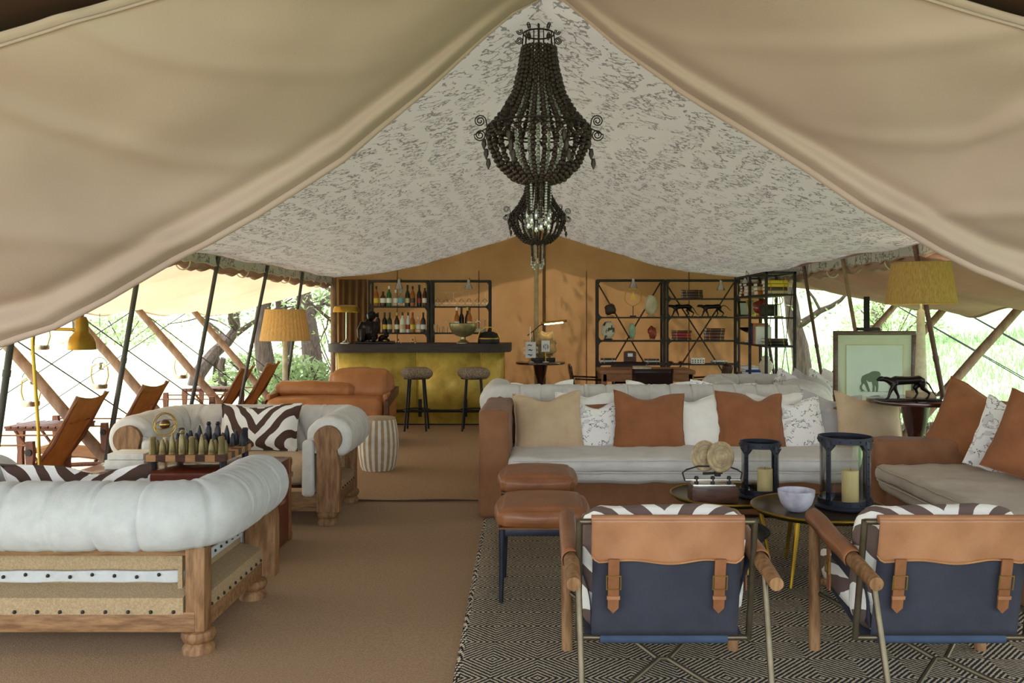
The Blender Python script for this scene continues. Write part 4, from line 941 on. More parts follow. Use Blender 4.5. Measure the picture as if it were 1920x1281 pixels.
def cat_beast(parent, L, mat, step=1, head=-1, tail='up', vox=.006, loc=(0, 0, 0)):
    k = L
    ch = [([(-.40*k, 0, .36*k), (-.25*k, 0, .40*k), (0, 0, .40*k), (.25*k, 0, .42*k), (.36*k, 0, .38*k)], [.075*k, .10*k, .085*k, .09*k, .06*k]),
          ([(-.34*k, 0, .38*k), (-.46*k, 0, .43*k), (-.53*k, 0, .43*k)], [.075*k, .062*k, .05*k])]
    for y, dx, dx2 in ((-.05*k, -.16, .10), (.05*k, .12, -.12)):
        ch.append(([(-.27*k, y, .36*k), (-.29*k+dx*k*.5, y, .20*k), (-.27*k+dx*k, y, .03*k), (-.32*k+dx*k, y, .015*k)], [.062*k, .042*k, .027*k, .025*k]))
        ch.append(([(.30*k, y, .36*k), (.25*k+dx2*k*.6, y, .24*k), (.36*k+dx2*k, y, .13*k), (.31*k+dx2*k, y, .03*k), (.26*k+dx2*k, y, .015*k)], [.078*k, .055*k, .03*k, .026*k, .025*k]))
    ch.append(([(.36*k, 0, .40*k), (.46*k, 0, .32*k), (.55*k, 0, .16*k), (.62*k, 0, .07*k), (.70*k, 0, .08*k)] if tail == 'down' else [(.36*k, 0, .40*k), (.48*k, 0, .46*k), (.60*k, 0, .40*k), (.72*k, 0, .26*k), (.80*k, 0, .24*k)], [.026*k, .022*k, .02*k, .018*k, .014*k]))
    bl = [((-.56*k, 0, .435*k), (.068*k, .055*k, .06*k)), ((-.62*k, 0, .415*k), (.04*k, .036*k, .034*k)), ((-.54*k, -.045*k, .485*k), (.018*k, .012*k, .022*k)), ((-.54*k, .045*k, .485*k), (.018*k, .012*k, .022*k))]
    return beast(parent, 'big_cat', mat, ch, bl, vox, loc, sm=3)

# ------------------------------------------------------------------ bottle shelves behind the bar
def rack(name, label, x0, x1, zs, y, dep, group, cross=False, z0=0):
    t = thing(name, label, 'shelf', ((x0+x1)/2, y, 0), 0, group); w = x1-x0
    for a in (-1, 1):
        for b in (-1, 1): MB().cbox((a*(w/2-.016), b*(dep/2-.016), zs[-1]/2), (.032, .032, zs[-1]), .003).build('upright', 'iron', t)
    for z in zs:
        MB().cbox((0, 0, z-.012), (w-.03, dep-.02, .022), .003).build('shelf_board', 'iron', t) if z != zs[-1] else [MB().cbox((0, b*(dep/2-.016), z-.014), (w, .03, .028), .003).build('top_bar', 'iron', t) for b in (-1, 1)]
        for a in (-1, 1):
            for sg in ((-1,) if z == zs[-1] else (-1, 1)):
                MB().prism([(a*(w/2-.03), z-.012), (a*(w/2-.03), z-.012+sg*.07), (a*(w/2-.045), z-.012+sg*.04), (a*(w/2-.06), z-.012+sg*.022), (a*(w/2-.10), z-.012)], -dep/2+.004, -dep/2+.026).build('gusset', 'iron', t)
    if cross:
        for a in (-1, 1): MB().tube([(a*(w/2-.03), dep/2-.01, zs[-1]-.04), (-a*(w/2-.18), dep/2-.01, .62)], .011, 6).build('cross_brace', 'iron', t)
    return t
SY, SD = 12.86, .30
rack('bottle_rack', 'riveted iron rack filled with bottles behind the bar', -2.53, -1.62, [.45, .86, 1.255, 1.65, 2.04], SY, SD, 'iron racks behind the bar')
rack('bottle_rack', 'riveted iron rack with hanging glasses and jugs behind the bar', -1.60, -.70, [.45, .86, 1.255, 1.65, 2.04], SY, SD, 'iron racks behind the bar')
PR = {'tall': [(.037, 0), (.038, .01), (.038, .17), (.03, .2), (.014, .225), (.013, .29)], 'wide': [(.048, 0), (.05, .01), (.05, .11), (.035, .15), (.016, .17), (.015, .21)],
      'square': [(.042, 0), (.043, .01), (.043, .15), (.02, .175), (.015, .19), (.015, .235)], 'wine': [(.036, 0), (.037, .01), (.037, .17), (.026, .21), (.0145, .235), (.0145, .31)]}
def bottle(p, prof, glass, lab, cap, label, group, sx=1.0, labz=(.05, .12)):
    t = thing('bottle', label, 'bottle', p, 0, group); P = PR[prof]
    MB().lathe(P, 14).build('body', glass, t, smooth=50)
    r = interp(sorted((z, r) for r, z in P), labz[0])+.0015; MB().lathe([(r, labz[0]), (r, labz[1])], 14).build('paper_label', lab, t, smooth=50)
    zt, rt = P[-1][1], P[-1][0]; MB().lathe([(rt+.002, zt-.035), (rt+.002, zt+.008), (rt*.8, zt+.012)], 12).build('cap', cap, t)
BOT1 = [(706, 'tall', 'c_amber', 'c_yellow', 'c_black', 'bottle with round yellow label at the end of the upper shelf'), (718, 'wide', 'c_brown', 'c_white', 'c_black', 'squat brown bottle with white label and black cap'),
        (730, 'tall', 'c_green', 'c_white', 'c_white', 'bright green bottle with white label'), (742, 'square', 'glass', 'c_white', 'c_white', 'clear bottle with white label and cap'), (753, 'square', 'glass', 'c_blue', 'c_blue', 'clear bottle with pale blue label and cap'),
        (764, 'wine', 'c_dkgreen', 'c_tanpaper', 'c_dkgreen', 'dark green bottle with cream label on the upper shelf'), (774, 'tall', 'c_amber', 'c_darkbrown', 'c_black', 'amber bottle with dark slanted label'),
        (786, 'wine', 'c_black', 'c_red', 'c_black', 'black bottle with small red label'), (797, 'wine', 'c_brown', 'c_white', 'c_yellow', 'bottle with gold capsule and white label')]
BOT2 = [(709, 'tall', 'c_black', 'c_dkgreen', 'c_black', 'black bottle with dark green label on the lower shelf'), (721, 'tall', 'c_black', 'c_yellow', 'c_black', 'black bottle with bold yellow label'), (731, 'tall', 'c_dkgreen', 'c_tanpaper', 'c_black', 'green bottle with cream label on the lower shelf'),
        (744, 'tall', 'c_darkbrown', 'c_white', 'c_yellow', 'brown bottle with yellow cap and white label'), (755, 'tall', 'c_white', 'c_tanpaper', 'c_black', 'opaque white bottle on the lower shelf'), (765, 'tall', 'c_white', 'c_red', 'c_black', 'white bottle with red band label'),
        (774, 'tall', 'c_amber', 'c_yellow', 'c_red', 'amber bottle with yellow label and red cap'), (784, 'square', 'glass', 'c_white', 'c_white', 'clear bottle with white label on the lower shelf'), (794, 'tall', 'c_darkbrown', 'c_white', 'c_black', 'dark brown bottle with white label at the post end')]
for zz, B in ((1.65, BOT1), (1.255, BOT2)):
    for i, (px, pr, gl, lb, cp_, lab) in enumerate(B): bottle(((px-VX)*12.82/F_PX, 12.80+.03*(i % 2), zz), pr, gl, lb, cp_, lab, 'bottles on the iron rack')
for i in range(7):
    t = thing('wine_glass', 'clear wine glass standing upside down on the iron rack', 'glass', (-1.50+i*.118, 12.80+.05*(i % 2), 1.65), 0, 'upturned wine glasses')
    MB().lathe([(.036, 0), (.042, .05), (.036, .085), (.012, .11), (.005, .12)], 14).build('bowl', 'glass', t); MB().lathe([(.004, .12), (.004, .2)], 8).build('stem', 'glass', t); MB().lathe([(.005, .2), (.036, .206), (.036, .209)], 14).build('foot', 'glass', t)
for i, (px, hh) in enumerate(((817, .12), (827, .09), (836, .09))):
    t = thing('glass_tumbler', 'short glass tumbler on the lower bar shelf', 'glass', ((px-VX)*12.82/F_PX, 12.82, 1.255), 0, 'tumblers on the lower shelf')
    MB().lathe([(.03, 0), (.036, hh), (.033, hh), (.027, .01)], 14).build('wall', 'glass', t); MB().lathe([(.03, 0), (.03, .008)], 14).build('base', 'glass', t)
t = thing('glass_jar', 'tall clear glass jar standing behind the black cloche', 'jar', ((902-VX)*12.8/F_PX, 12.78, 1.255)); MB().lathe([(.075, 0), (.08, .02), (.08, .2), (.085, .21)], 18).build('wall', 'glass', t); MB().lathe([(.076, .01), (.076, .06)], 18).build('contents', 'white_stone', t)
def cliplamp(x, y, z, label, tilt=0):
    t = thing('clip_lamp', label, 'lamp', (x, y, z), tilt, 'silver cone spotlights')
    MB().lathe([(.062, 0), (.058, .02), (.032, .08), (.022, .10), (.022, .135), (.008, .15)], 18).build('cone_shade', 'silver', t); MB().ball((0, 0, .03), .022, 10).build('bulb', 'lamp_glow', t)
    MB().tube([(0, 0, .145), (.0, .05, .17), (.02, .13, .14)], .005, 6).build('bracket', 'silver', t)
cliplamp((749-VX)*12.66/F_PX, 12.62, 1.90, 'silver cone spotlight over the upper bottles'); cliplamp((879-VX)*12.66/F_PX, 12.62, 1.90, 'silver cone spotlight over the upturned wine glasses')
bw_ = thing('wine_bowl', 'footed metal bowl with bottles standing in it on the bar', 'bowl', (-1.05, 12.05, BT))
MB().lathe([(.095, 0), (.095, .012), (.06, .035), (.035, .06), (.035, .09), (.06, .10), (.10, .112), (.14, .138), (.17, .172), (.188, .21), (.197, .25), (.2, .28), (.207, .287), (.192, .28), (.18, .22), (.14, .16), (.0, .13)], 40).build('bowl', 'chrome_bowl', bw_)
for a in (-1, 1): MB().tube(arc((a*.21, 0, .285), .03, 0, 180, 8), .007, 6).build('handle', 'chrome_bowl', bw_)
for k, (dx, dy, gl, lb, cp_, lab) in enumerate(((-.09, 0, 'c_amber', 'c_white', 'c_white', 'rose wine bottle with white capsule in the footed bowl'), (-.03, .055, 'c_black', 'c_black', 'c_black', 'dark wine bottle with black capsule in the footed bowl'),
                              (.055, .055, 'c_dkgreen', 'c_black', 'c_yellow', 'green wine bottle with yellow capsule in the footed bowl'), (.09, -.02, 'c_amber', 'c_tanpaper', 'c_black', 'white wine bottle with black capsule in the footed bowl'))):
    bottle((-1.05+dx, 12.05+dy, BT+.19), 'wine', gl, lb, cp_, lab, 'bottles in the footed bowl')
cl = thing('cloche', 'black domed cloche with brass band and hoop handle on the bar', 'cloche', (-.69, 12.05, BT))
MB().lathe([(.15, 0), (.155, .02), (.15, .06), (.145, .09), (.12, .14), (.07, .165), (.001, .17)], 28).build('dome', 'black_iron', cl); MB().lathe([(.153, .062), (.155, .07), (.152, .08)], 28).build('band', 'brass', cl)
MB().tube(arc((0, 0, .08), .15, 0, 180, 16), .006, 6).build('hoop_handle', 'brass', cl); MB().lathe([(.02, .17), (.012, .185), (.018, .2)], 12).build('knob', 'black_iron', cl)
for px, lb in ((747, 'small glass cruet on the bar by the chimpanzee plinth'), (774, 'small glass dish with stopper at the middle of the bar')):
    t = thing('glass_cruet', lb, 'cruet', ((px-VX)*12.1/F_PX, 12.1, BT)); MB().lathe([(.04, 0), (.042, .01), (.02, .02)], 14).build('dish', 'glass', t); MB().lathe([(.008, .02), (.006, .05), (.012, .06)], 10).build('stopper', 'silver', t)

# ------------------------------------------------------------------ display racks on the back wall and the end bookcase
ZR = [.30, .79, 1.14, 1.49, 2.05]
rack('display_rack', 'iron display rack of fossils and stones against the ochre wall', .88, 1.90, ZR, SY, SD, 'iron display racks', True)
rack('display_rack', 'iron display rack with walking cheetah sculptures against the ochre wall', 1.92, 3.02, [.30, .79, 1.14, 1.49, 1.77, 2.05], SY, SD, 'iron display racks', True)
def rockmesh(r, seed, jag=.25, n=14):
    m = MB().ball((0, 0, 0), 1, n); v = []
    for p in m.v:
        q = Vector(p); k = 1+jag*mnoise.noise(q*1.4+Vector((seed, 0, 0)))+jag*.5*mnoise.noise(q*3.5+Vector((seed, 2, 0))); v.append((q.x*r[0]*k, q.y*r[1]*k, q.z*r[2]*k))
    m.v = v; return m
def onstand(name, label, cat, px, Y, z, r, mat, seed, base='wood_light', lift=.03, jag=.25):
    t = thing(name, label, cat, ((px-VX)*Y/F_PX, Y, z)); MB().cbox((0, 0, .012), (r[0]*1.2, .07, .024), .003).build('stand', base, t)
    o = rockmesh(r, seed, jag).build('specimen', mat, t, smooth=60); o.location = (0, 0, lift+r[2]*.95); MB().tube([(0, 0, .02), (0, 0, lift+r[2]*.5)], .005, 6).build('pin', 'iron', t); return t
onstand('mineral_specimen', 'dark ribbed mineral lump on a wooden stand', 'mineral', 1144, 12.8, 1.49, (.09, .06, .085), 'rock_dark', 3, jag=.35)
onstand('polished_stone', 'large pale polished stone with a pointed lower end', 'stone', 1221, 12.8, 1.49, (.10, .06, .15), 'rock_pale', 8, jag=.12)
onstand('fossil_slab', 'cream fossil slab with dark bone imprint', 'fossil', 1140, 12.8, 1.14, (.105, .035, .13), 'fossil', 5, 'iron', jag=.15)
onstand('jade_slab', 'pale green upright jade slab on a small stand', 'stone', 1185, 12.8, 1.14, (.055, .03, .115), 'jade', 12, jag=.06)
onstand('agate_slice', 'glossy red agate shard on a wooden stand', 'stone', 1223, 12.8, 1.14, (.065, .03, .09), 'agate', 21, jag=.4)
t = thing('ring_ornament', 'gold ring ornament with a leaf shape hung in it on a black stem', 'ornament', ((1187-VX)*12.78/F_PX, 12.78, 1.49)); MB().cbox((0, 0, .01), (.09, .06, .02), .003).build('base', 'black_iron', t)
MB().tube([(0, 0, .02), (0, 0, .17)], .006, 6).build('stem', 'black_iron', t); MB().tube([(.125*math.cos(k*PI/20), 0, .295+.125*math.sin(k*PI/20)) for k in range(40)], .007, 6, closed=True).build('ring', 'brass', t)
MB().prism([(0, .38), (.03, .30), (.05, .25), (.0, .27), (-.05, .25), (-.03, .30)], -.005, .005).build('leaf', 'brass', t)
cliplamp((1187-VX)*12.62/F_PX, 12.60, 1.915, 'silver cone spotlight over the gold ring ornament'); cliplamp((1351-VX)*12.62/F_PX, 12.60, 1.88, 'silver cone spotlight over the cheetah sculptures', .5)
for px, hd, lb in ((1280, -1, 'bronze walking cheetah with lowered head on the display rack'), (1336, 1, 'bronze walking cheetah with raised head on the display rack')):
    t = thing('cheetah_sculpture', lb, 'sculpture', ((px-VX)*12.8/F_PX, 12.8, 1.49), 0, 'walking cheetah pair'); MB().cbox((0, 0, .005), (.42, .08, .01), .002).build('plinth', 'bronze', t); cat_beast(t, .36, 'bronze', vox=.006, loc=(0, 0, .008), tail='up' if hd > 0 else 'down')
CB = ['c_red', 'c_brown', 'c_darkbrown', 'trunk_leather']
def book(p, w, d, h, cov, label, group, rz=0, upright=False):
    t = thing('book', label, 'book', p, rz, group)
    if upright:
        MB().cbox((0, 0, h/2), (w, d, h), .003).build('cover', cov, t); MB().box((0, .004, h/2+.003), (w-.008, d-.006, h-.004)).build('pages', 'paper', t, smooth=0)
    else:
        MB().cbox((0, 0, .003), (w, d, .005), .001).build('back_cover', cov, t); MB().cbox((0, 0, h-.003), (w, d, .005), .001).build('front_cover', cov, t)
        MB().cbox((0, -d/2+.003, h/2), (w, .006, h), .002).build('spine', cov, t); MB().box((0, .004, h/2), (w-.012, d-.012, h-.008)).build('pages', 'paper', t, smooth=0)
        for a in (-.3, .3): MB().box((a*w, -d/2-.0005, h/2), (.008, .003, h*.9)).build('spine_band', 'brass', t)
def stack(px, Y, z, n, w, d, h, cols, word, group, rz=0):
    random.seed(px)
    pos = ['lowest', 'second', 'third', 'fourth', 'fifth', 'sixth']
    for k in range(n):
        hh = h*random.uniform(.85, 1.2); book(((px-VX)*Y/F_PX+random.uniform(-.008, .008), Y, z), w*random.uniform(.93, 1.0), d, hh, cols[k % len(cols)], '%s book %s in the stack %s' % ({'c_red': 'red', 'c_brown': 'brown', 'c_darkbrown': 'dark brown', 'trunk_leather': 'maroon', 'c_orange': 'orange', 'c_yellow': 'yellow', 'c_tanpaper': 'tan', 'c_white': 'pale', 'plastic_blue': 'blue', 'c_black': 'black', 'paper': 'white'}[cols[k % len(cols)]], pos[k], word), group, rz); z += hh+.001
stack(1297, 12.8, 1.77, 3, .31, .17, .036, ['c_brown', 'c_darkbrown', 'c_brown'], 'on the top display shelf', 'books above the cheetahs')
stack(1277, 12.8, 1.14, 4, .28, .17, .036, ['c_darkbrown', 'c_red', 'c_red', 'c_brown'], 'below the first cheetah', 'books below the cheetahs')
stack(1339, 12.8, 1.14, 4, .29, .18, .042, ['c_brown', 'trunk_leather', 'c_brown', 'c_brown'], 'below the second cheetah', 'books below the cheetahs')
stack(1140, 12.8, .79, 3, .22, .16, .024, ['c_black', 'paper', 'c_black'], 'near the wall pole on the low shelf', 'low shelf magazines'); stack(1222, 12.8, .79, 3, .22, .16, .024, ['c_black', 'paper', 'c_black'], 'beside the card cabinet', 'low shelf magazines')
t = thing('card_cabinet', 'small arched wooden cabinet with white card on the low shelf', 'cabinet', ((1181-VX)*12.8/F_PX, 12.8, .79)); MB().prism([(-.09, 0), (.09, 0), (.09, .17)]+[(.09*math.cos(a*PI/8), .17+.02*math.sin(a*PI/8)) for a in range(9)]+[(-.09, .17)], -.05, .05).build('case', 'walnut', t); MB().box((0, -.052, .13), (.075, .003, .05)).build('card', 'paper', t)
t = thing('inlay_box', 'white and black patterned bone inlay box on the display rack', 'box', ((1307-VX)*12.8/F_PX, 12.78, .79)); MB().cbox((0, 0, .035), (.2, .12, .07), .003).build('body', 'bone_white', t); MB().cbox((0, 0, .078), (.204, .124, .018), .003).build('lid', 'bone_white', t)
dm = MB()
for i in range(5):
    for j in range(2): dm.box((-.08+i*.04, -.0615, .022+j*.03), (.016, .003, .016), R=rot(0, PI/4, 0))
dm.build('inlay_diamonds', 'ink', t, kind='stuff')
stack(1348, 12.8, .79, 2, .24, .16, .022, ['c_darkbrown', 'paper'], 'beside the inlay box', 'low shelf albums')
for i, px in enumerate((1257, 1276)):
    t = thing('wooden_bead_dish', ('shallow dish with red beads next to the rack upright', 'small dish with red beads nearer the inlay box')[i], 'dish', ((px-VX)*12.8/F_PX, 12.76, .79)); MB().lathe([(.02, 0), (.045, .015), (.048, .022), (.04, .018), (.001, .008)], 16).build('dish', 'silver', t)
    for k in range(4): MB().ball((.018*math.cos(k*1.6), .018*math.sin(k*1.6), .028), .012, 8).build('bead', 'c_red', t)
# end bookcase along the open side
EX0, EX1, EY0, EY1 = 2.70, 3.07, 10.12, 11.72
ec = thing('end_bookcase', 'open iron bookcase standing along the open grassy side of the tent', 'bookcase', ((EX0+EX1)/2, (EY0+EY1)/2, 0)); ZS = [.30, .74, 1.15, 1.49, 1.765, 2.03]; ew, ed = EX1-EX0, EY1-EY0
for y in (-ed/2+.016, 0, ed/2-.016):
    for x in (-ew/2+.016, ew/2-.016): MB().cbox((x, y, ZS[-1]/2), (.032, .032, ZS[-1]), .003).build('upright', 'iron', ec)
for z in ZS:
    if z == ZS[-1]:
        for x in (-ew/2+.016, ew/2-.016): MB().cbox((x, 0, z-.014), (.03, ed, .028), .003).build('top_bar', 'iron', ec)
        for y in (-ed/2+.016, 0, ed/2-.016): MB().cbox((0, y, z-.014), (ew, .03, .028), .003).build('top_bar', 'iron', ec)
    else: MB().cbox((0, 0, z-.012), (ew, ed-.01, .022), .003).build('shelf_board', 'iron', ec)
for a in (-1, 1): MB().tube([(ew/2-.016, a*ed/4-.35, .35), (ew/2-.016, a*ed/4+.35, 1.95)], .005, 5).build('cross_wire', 'iron', ec); MB().tube([(ew/2-.016, a*ed/4+.35, .35), (ew/2-.016, a*ed/4-.35, 1.95)], .005, 5).build('cross_wire', 'iron', ec)
def onec(u, y): return VX+((EX0+u)/y)*F_PX
GB = 'books in the end bookcase'
stack(round(onec(.17, 10.32)), 10.32, 1.765, 4, .27, .2, .045, ['c_tanpaper', 'c_brown', 'c_yellow', 'c_yellow'], 'at the open end of the top shelf', GB)
stack(round(onec(.15, 10.72)), 10.72, 1.765, 3, .24, .2, .05, ['c_orange', 'c_tanpaper', 'c_brown'], 'in the middle of the top shelf', GB)
stack(round(onec(.14, 11.2)), 11.2, 1.765, 4, .25, .2, .04, ['c_tanpaper', 'c_white', 'c_tanpaper', 'c_brown'], 'under the inner spotlight', GB)
stack(round(onec(.15, 11.55)), 11.55, 1.765, 5, .22, .16, .034, ['c_brown', 'c_orange', 'c_brown', 'c_darkbrown', 'c_brown'], 'at the wall end of the top shelf', GB)
for k, (cov, wd, lb) in enumerate((('c_black', .03, 'tall black upright book in the end bookcase'), ('c_darkbrown', .025, 'dark brown upright book in the end bookcase'), ('plastic_blue', .02, 'thin blue upright book in the end bookcase'), ('c_orange', .025, 'orange spined upright book in the end bookcase'),
                               ('ammonite', .05, 'mottled wide upright book in the end bookcase'), ('c_white', .03, 'white upright book in the end bookcase'))):
    book((2.82, 10.98-k*.065, 1.15), .19, wd, .26-.02*(k % 3), cov, lb, GB, 0, True)
stack(round(onec(.17, 10.35)), 10.35, 1.15, 2, .28, .2, .04, ['c_black', 'c_darkbrown'], 'at the open end of the middle shelf', GB)
stack(round(onec(.15, 11.2)), 11.2, .74, 3, .30, .26, .028, ['paper', 'plastic_blue', 'paper'], 'on the low shelf of the end bookcase', GB)
stack(round(onec(.16, 10.35)), 10.35, .74, 2, .28, .24, .02, ['paper', 'c_black'], 'at the open end of the low shelf', GB)
t = thing('ceramic_jar', 'round pale ceramic jar in the end bookcase', 'jar', (2.84, 10.62, .74)); MB().lathe([(.045, 0), (.04, .02), (.05, .05), (.085, .11), (.09, .16), (.06, .205), (.045, .21), (.05, .225), (.055, .24)], 20).build('body', 'rock_pale', t); MB().lathe([(.05, .24), (.04, .26), (.01, .27)], 18).build('lid', 'rock_pale', t)
t = thing('shell_bowl', 'pale shell bowl on the low bookcase shelf', 'bowl', (2.84, 11.5, .74)); MB().lathe([(.03, 0), (.03, .01), (.07, .05), (.1, .1), (.094, .1), (.06, .05), (.001, .02)], 18, sy=.8).build('bowl', 'bone', t); MB().lathe([(.035, -.001), (.035, .008)], 14).build('foot', 'bone', t)
t = thing('pedestal_bowl', 'dark shallow pedestal bowl in the end bookcase', 'bowl', (2.84, 11.45, 1.15)); MB().lathe([(.06, 0), (.06, .012), (.02, .03), (.02, .12), (.06, .14)], 18).build('foot', 'white_stone', t); MB().lathe([(.05, .135), (.14, .18), (.15, .2), (.14, .195), (.001, .15)], 22).build('bowl', 'bronze', t)
t = thing('photo_frame', 'small black photo frame leaning in the end bookcase', 'frame', (2.80, 11.62, 1.49), .35); MB().cbox((0, 0, .11), (.16, .02, .21), .004, R=rot(-.15)).build('frame', 'c_black', t); MB().box((0, -.013, .11), (.11, .004, .16), R=rot(-.15)).build('photo', 'grey_linen', t)
t = thing('gilt_frame', 'small gilt picture frame leaning in the end bookcase', 'frame', (2.82, 11.28, 1.49), .6); MB().cbox((0, 0, .115), (.13, .02, .22), .004, R=rot(-.2)).build('frame', 'brass_soft', t); MB().box((0, -.013, .115), (.08, .004, .16), R=rot(-.2)).build('picture', 'bone_tan', t)
onstand('butterfly_specimen', 'amber and brown mineral slab standing in the bookcase', 'mineral', round(onec(.14, 10.85)), 10.85, 1.49, (.10, .04, .10), 'agate', 33, jag=.3)
t = thing('binocular_case', 'dark leather box beside a brass magnifier in the bookcase', 'box', (2.80, 10.42, 1.49)); MB().cbox((0, 0, .075), (.16, .12, .13), .006).build('case', 'dark_leather', t); MB().cbox((0, 0, .145), (.165, .125, .02), .004).build('lid', 'dark_leather', t)
t = thing('magnifier_stand', 'brass magnifying glass on a stand in the bookcase', 'magnifier', (2.90, 10.26, 1.49)); MB().cbox((0, 0, .006), (.1, .07, .012), .003).build('base', 'brass', t); MB().tube([(0, 0, .01), (0, 0, .15)], .006, 8).build('stem', 'brass', t); MB().tube([(.05*math.cos(k*PI/10), 0, .20+.05*math.sin(k*PI/10)) for k in range(20)], .006, 6, closed=True).build('ring', 'brass', t)
cliplamp(2.74, 11.15, 1.93, 'silver cone spotlight on the end bookcase')

# ------------------------------------------------------------------ round side table at the wall, games table, dark chairs
def pedestal(label, X, Y, h, r, mat, n=32):
    t = thing('pedestal_table', label, 'table', (X, Y, .0), 0, 'round pedestal tables')
    MB().lathe([(r-.012, h-.035), (r, h-.03), (r+.003, h-.018), (r, h-.004), (r-.01, h)], n+16).build('top', mat, t)
    k = r/.36
    MB().lathe([(.16*k, .0), (.17*k, .03), (.15*k, .05), (.085, .07), (.075, .1), (.10, .17), (.105, .23), (.09, .30), (.06, .34), (.075, .355), (.058, .37), (.05, .46), (.055, .56), (.085, .67), (.11, h-.035)], 24).build('turned_pedestal', mat, t)
    for q in range(3): a = q*2.094+.5; MB().ball((.15*k*math.cos(a), .15*k*math.sin(a), .025), (.035, .035, .025), 10).build('foot', mat, t)
    return t
pedestal('dark mahogany round pedestal table against the ochre wall', .04, 12.45, .835, .36, 'mahogany')
TZ2 = .835
t = thing('boulder_specimen', 'large rough tan rock on a black base on the wall table', 'rock', (.07, 12.58, TZ2)); MB().cbox((0, 0, .025), (.38, .14, .05), .004).build('base', 'black_iron', t); o = rockmesh((.19, .09, .19), 17, .5, 36).build('rock', 'rock', t, smooth=60); o.location = (.02, 0, .25)
for px, w_, h_, z_, lb, sty in ((995, .16, .24, .06, 'acrylic framed print of small animals on the wall table', 0), (1023, .13, .17, .15, 'small framed print of a curled plant on a brass stem', 1)):
    t = thing('framed_print', lb, 'frame', ((px-VX)*12.25/F_PX, 12.25, TZ2)); MB().lathe([(.045, 0), (.045, .01), (.012, .016)], 14).build('base', 'bone', t); MB().tube([(0, 0, .01), (0, 0, z_)], .007, 8).build('stem', 'brass', t)
    MB().cbox((0, 0, z_+h_/2), (w_+.05*(1-sty), .014, h_+.05*(1-sty)), .002).build('acrylic_block', 'acrylic', t); MB().box((0, -.008, z_+h_/2), (w_*.92, .004, h_*.95)).build('print', 'paper', t)
    ik = MB()
    for q in range(3 if not sty else 7):
        c = Vector(((-.01+.01*(q % 2)) if not sty else .035*math.cos(q*.9), -.012, z_+(h_*.75-q*.07 if not sty else h_*.35+.025*math.sin(q*.9))))
        ik.tube([c+Vector((-.035, 0, .01*math.sin(q))), c+Vector((-.01, 0, .015)), c+Vector((.015, 0, .0)), c+Vector((.032, 0, .018))] if not sty else [c, c+Vector((.01, 0, .02)), c+Vector((-.005, 0, .035))], [.004, .008, .007, .003] if not sty else .004, 5)
    ik.build('drawing', 'ink', t, kind='stuff')
t = thing('taper_candle', 'thin white taper standing behind the acrylic print', 'candle', ((994-VX)*12.4/F_PX, 12.40, TZ2)); MB().lathe([(.025, 0), (.025, .01), (.012, .02), (.012, .05)], 12).build('holder', 'brass', t); MB().lathe([(.011, .05), (.009, .50), (.002, .52)], 10).build('candle', 'bone_white', t)
t = thing('bar_light_lamp', 'desk lamp with a slim horizontal light bar over the rock', 'lamp', (-.03, 12.52, TZ2)); MB().lathe([(.06, 0), (.06, .012), (.012, .02)], 16).build('base', 'black_iron', t)
MB().tube([(0, 0, .01), (-.02, 0, .30), (-.03, -.02, .45), (.06, -.05, .53), (.12, -.06, .55)], .007, 8).build('arm', 'black_iron', t, smooth=80); MB().tube([(-.03, -.02, .45), (-.12, .0, .38)], .007, 6).build('counter_arm', 'black_iron', t)
o = MB().tube([(.08, -.06, .56), (.46, -.1, .60)], .017, 10).build('light_housing', 'brass', t); MB().tube([(.13, -.068, .545), (.40, -.096, .574)], .009, 8).build('light_bar', 'lamp_glow', o)
gt = thing('games_table', 'oak games table with inset leather top in front of the display racks', 'table', (1.48, 11.85, 0)); MB().cbox((0, 0, .745), (1.28, .8, .05), .004).build('top', 'table_oak', gt); MB().cbox((0, 0, .771), (1.1, .64, .006), .002).build('leather_inset', 'leather_strap', gt)
MB().cbox((0, -.37, .67), (1.2, .03, .10), .003).build('apron', 'table_oak', gt); MB().cbox((0, .37, .67), (1.2, .03, .10), .003).build('apron', 'table_oak', gt)
for a in (-1, 1):
    MB().cbox((a*.59, 0, .67), (.03, .72, .10), .003).build('apron', 'table_oak', gt)
    for b in (-1, 1): MB().cbox((a*.585, b*.35, .36), (.07, .07, .72), .004).build('leg', 'table_oak', gt)
t = thing('game_box', 'small cream game box lying on the games table', 'box', (1.42, 11.62, .774)); MB().cbox((0, 0, .018), (.24, .14, .034), .003).build('body', 'bone', t); MB().cbox((0, 0, .04), (.244, .144, .014), .003).build('lid', 'bone_tan', t)
def dchair(label, X, Y, rz):
    t = thing('dining_chair', label, 'chair', (X, Y, .0), rz, 'dark leather dining chairs')
    MB().soft((0, 0, .45), (.5, .46, .06), .02, 6, puff=.01).build('seat', 'dark_leather', t)
    MB().grid(lambda a, b: (lerp(-.26, .26, a), .23+.03*math.sin(a*PI)+.05*b, lerp(.50, .82, b)), 10, 6).build('backrest', 'dark_leather', t, smooth=80, solid=.02)
    for a in (-1, 1):
        MB().tube([(a*.23, -.2, 0), (a*.23, -.2, .43)], .014, 8).build('leg', 'mahogany', t); MB().tube([(a*.24, .26, 0), (a*.245, .22, .43), (a*.255, .29, .82)], .014, 8).build('leg', 'mahogany', t)
        MB().tube([(a*.25, -.2, .43), (a*.26, -.19, .62), (a*.26, .23, .64)], .013, 8).build('arm', 'mahogany', t); MB().tube([(a*.23, -.2, .15), (a*.24, .25, .15)], .01, 6).build('stretcher', 'mahogany', t)
dchair('dark leather dining chair with its back to the long chesterfield', 1.48, 11.25, PI); dchair('dark leather dining chair between the wall table and games table', .74, 11.95, PI/2)
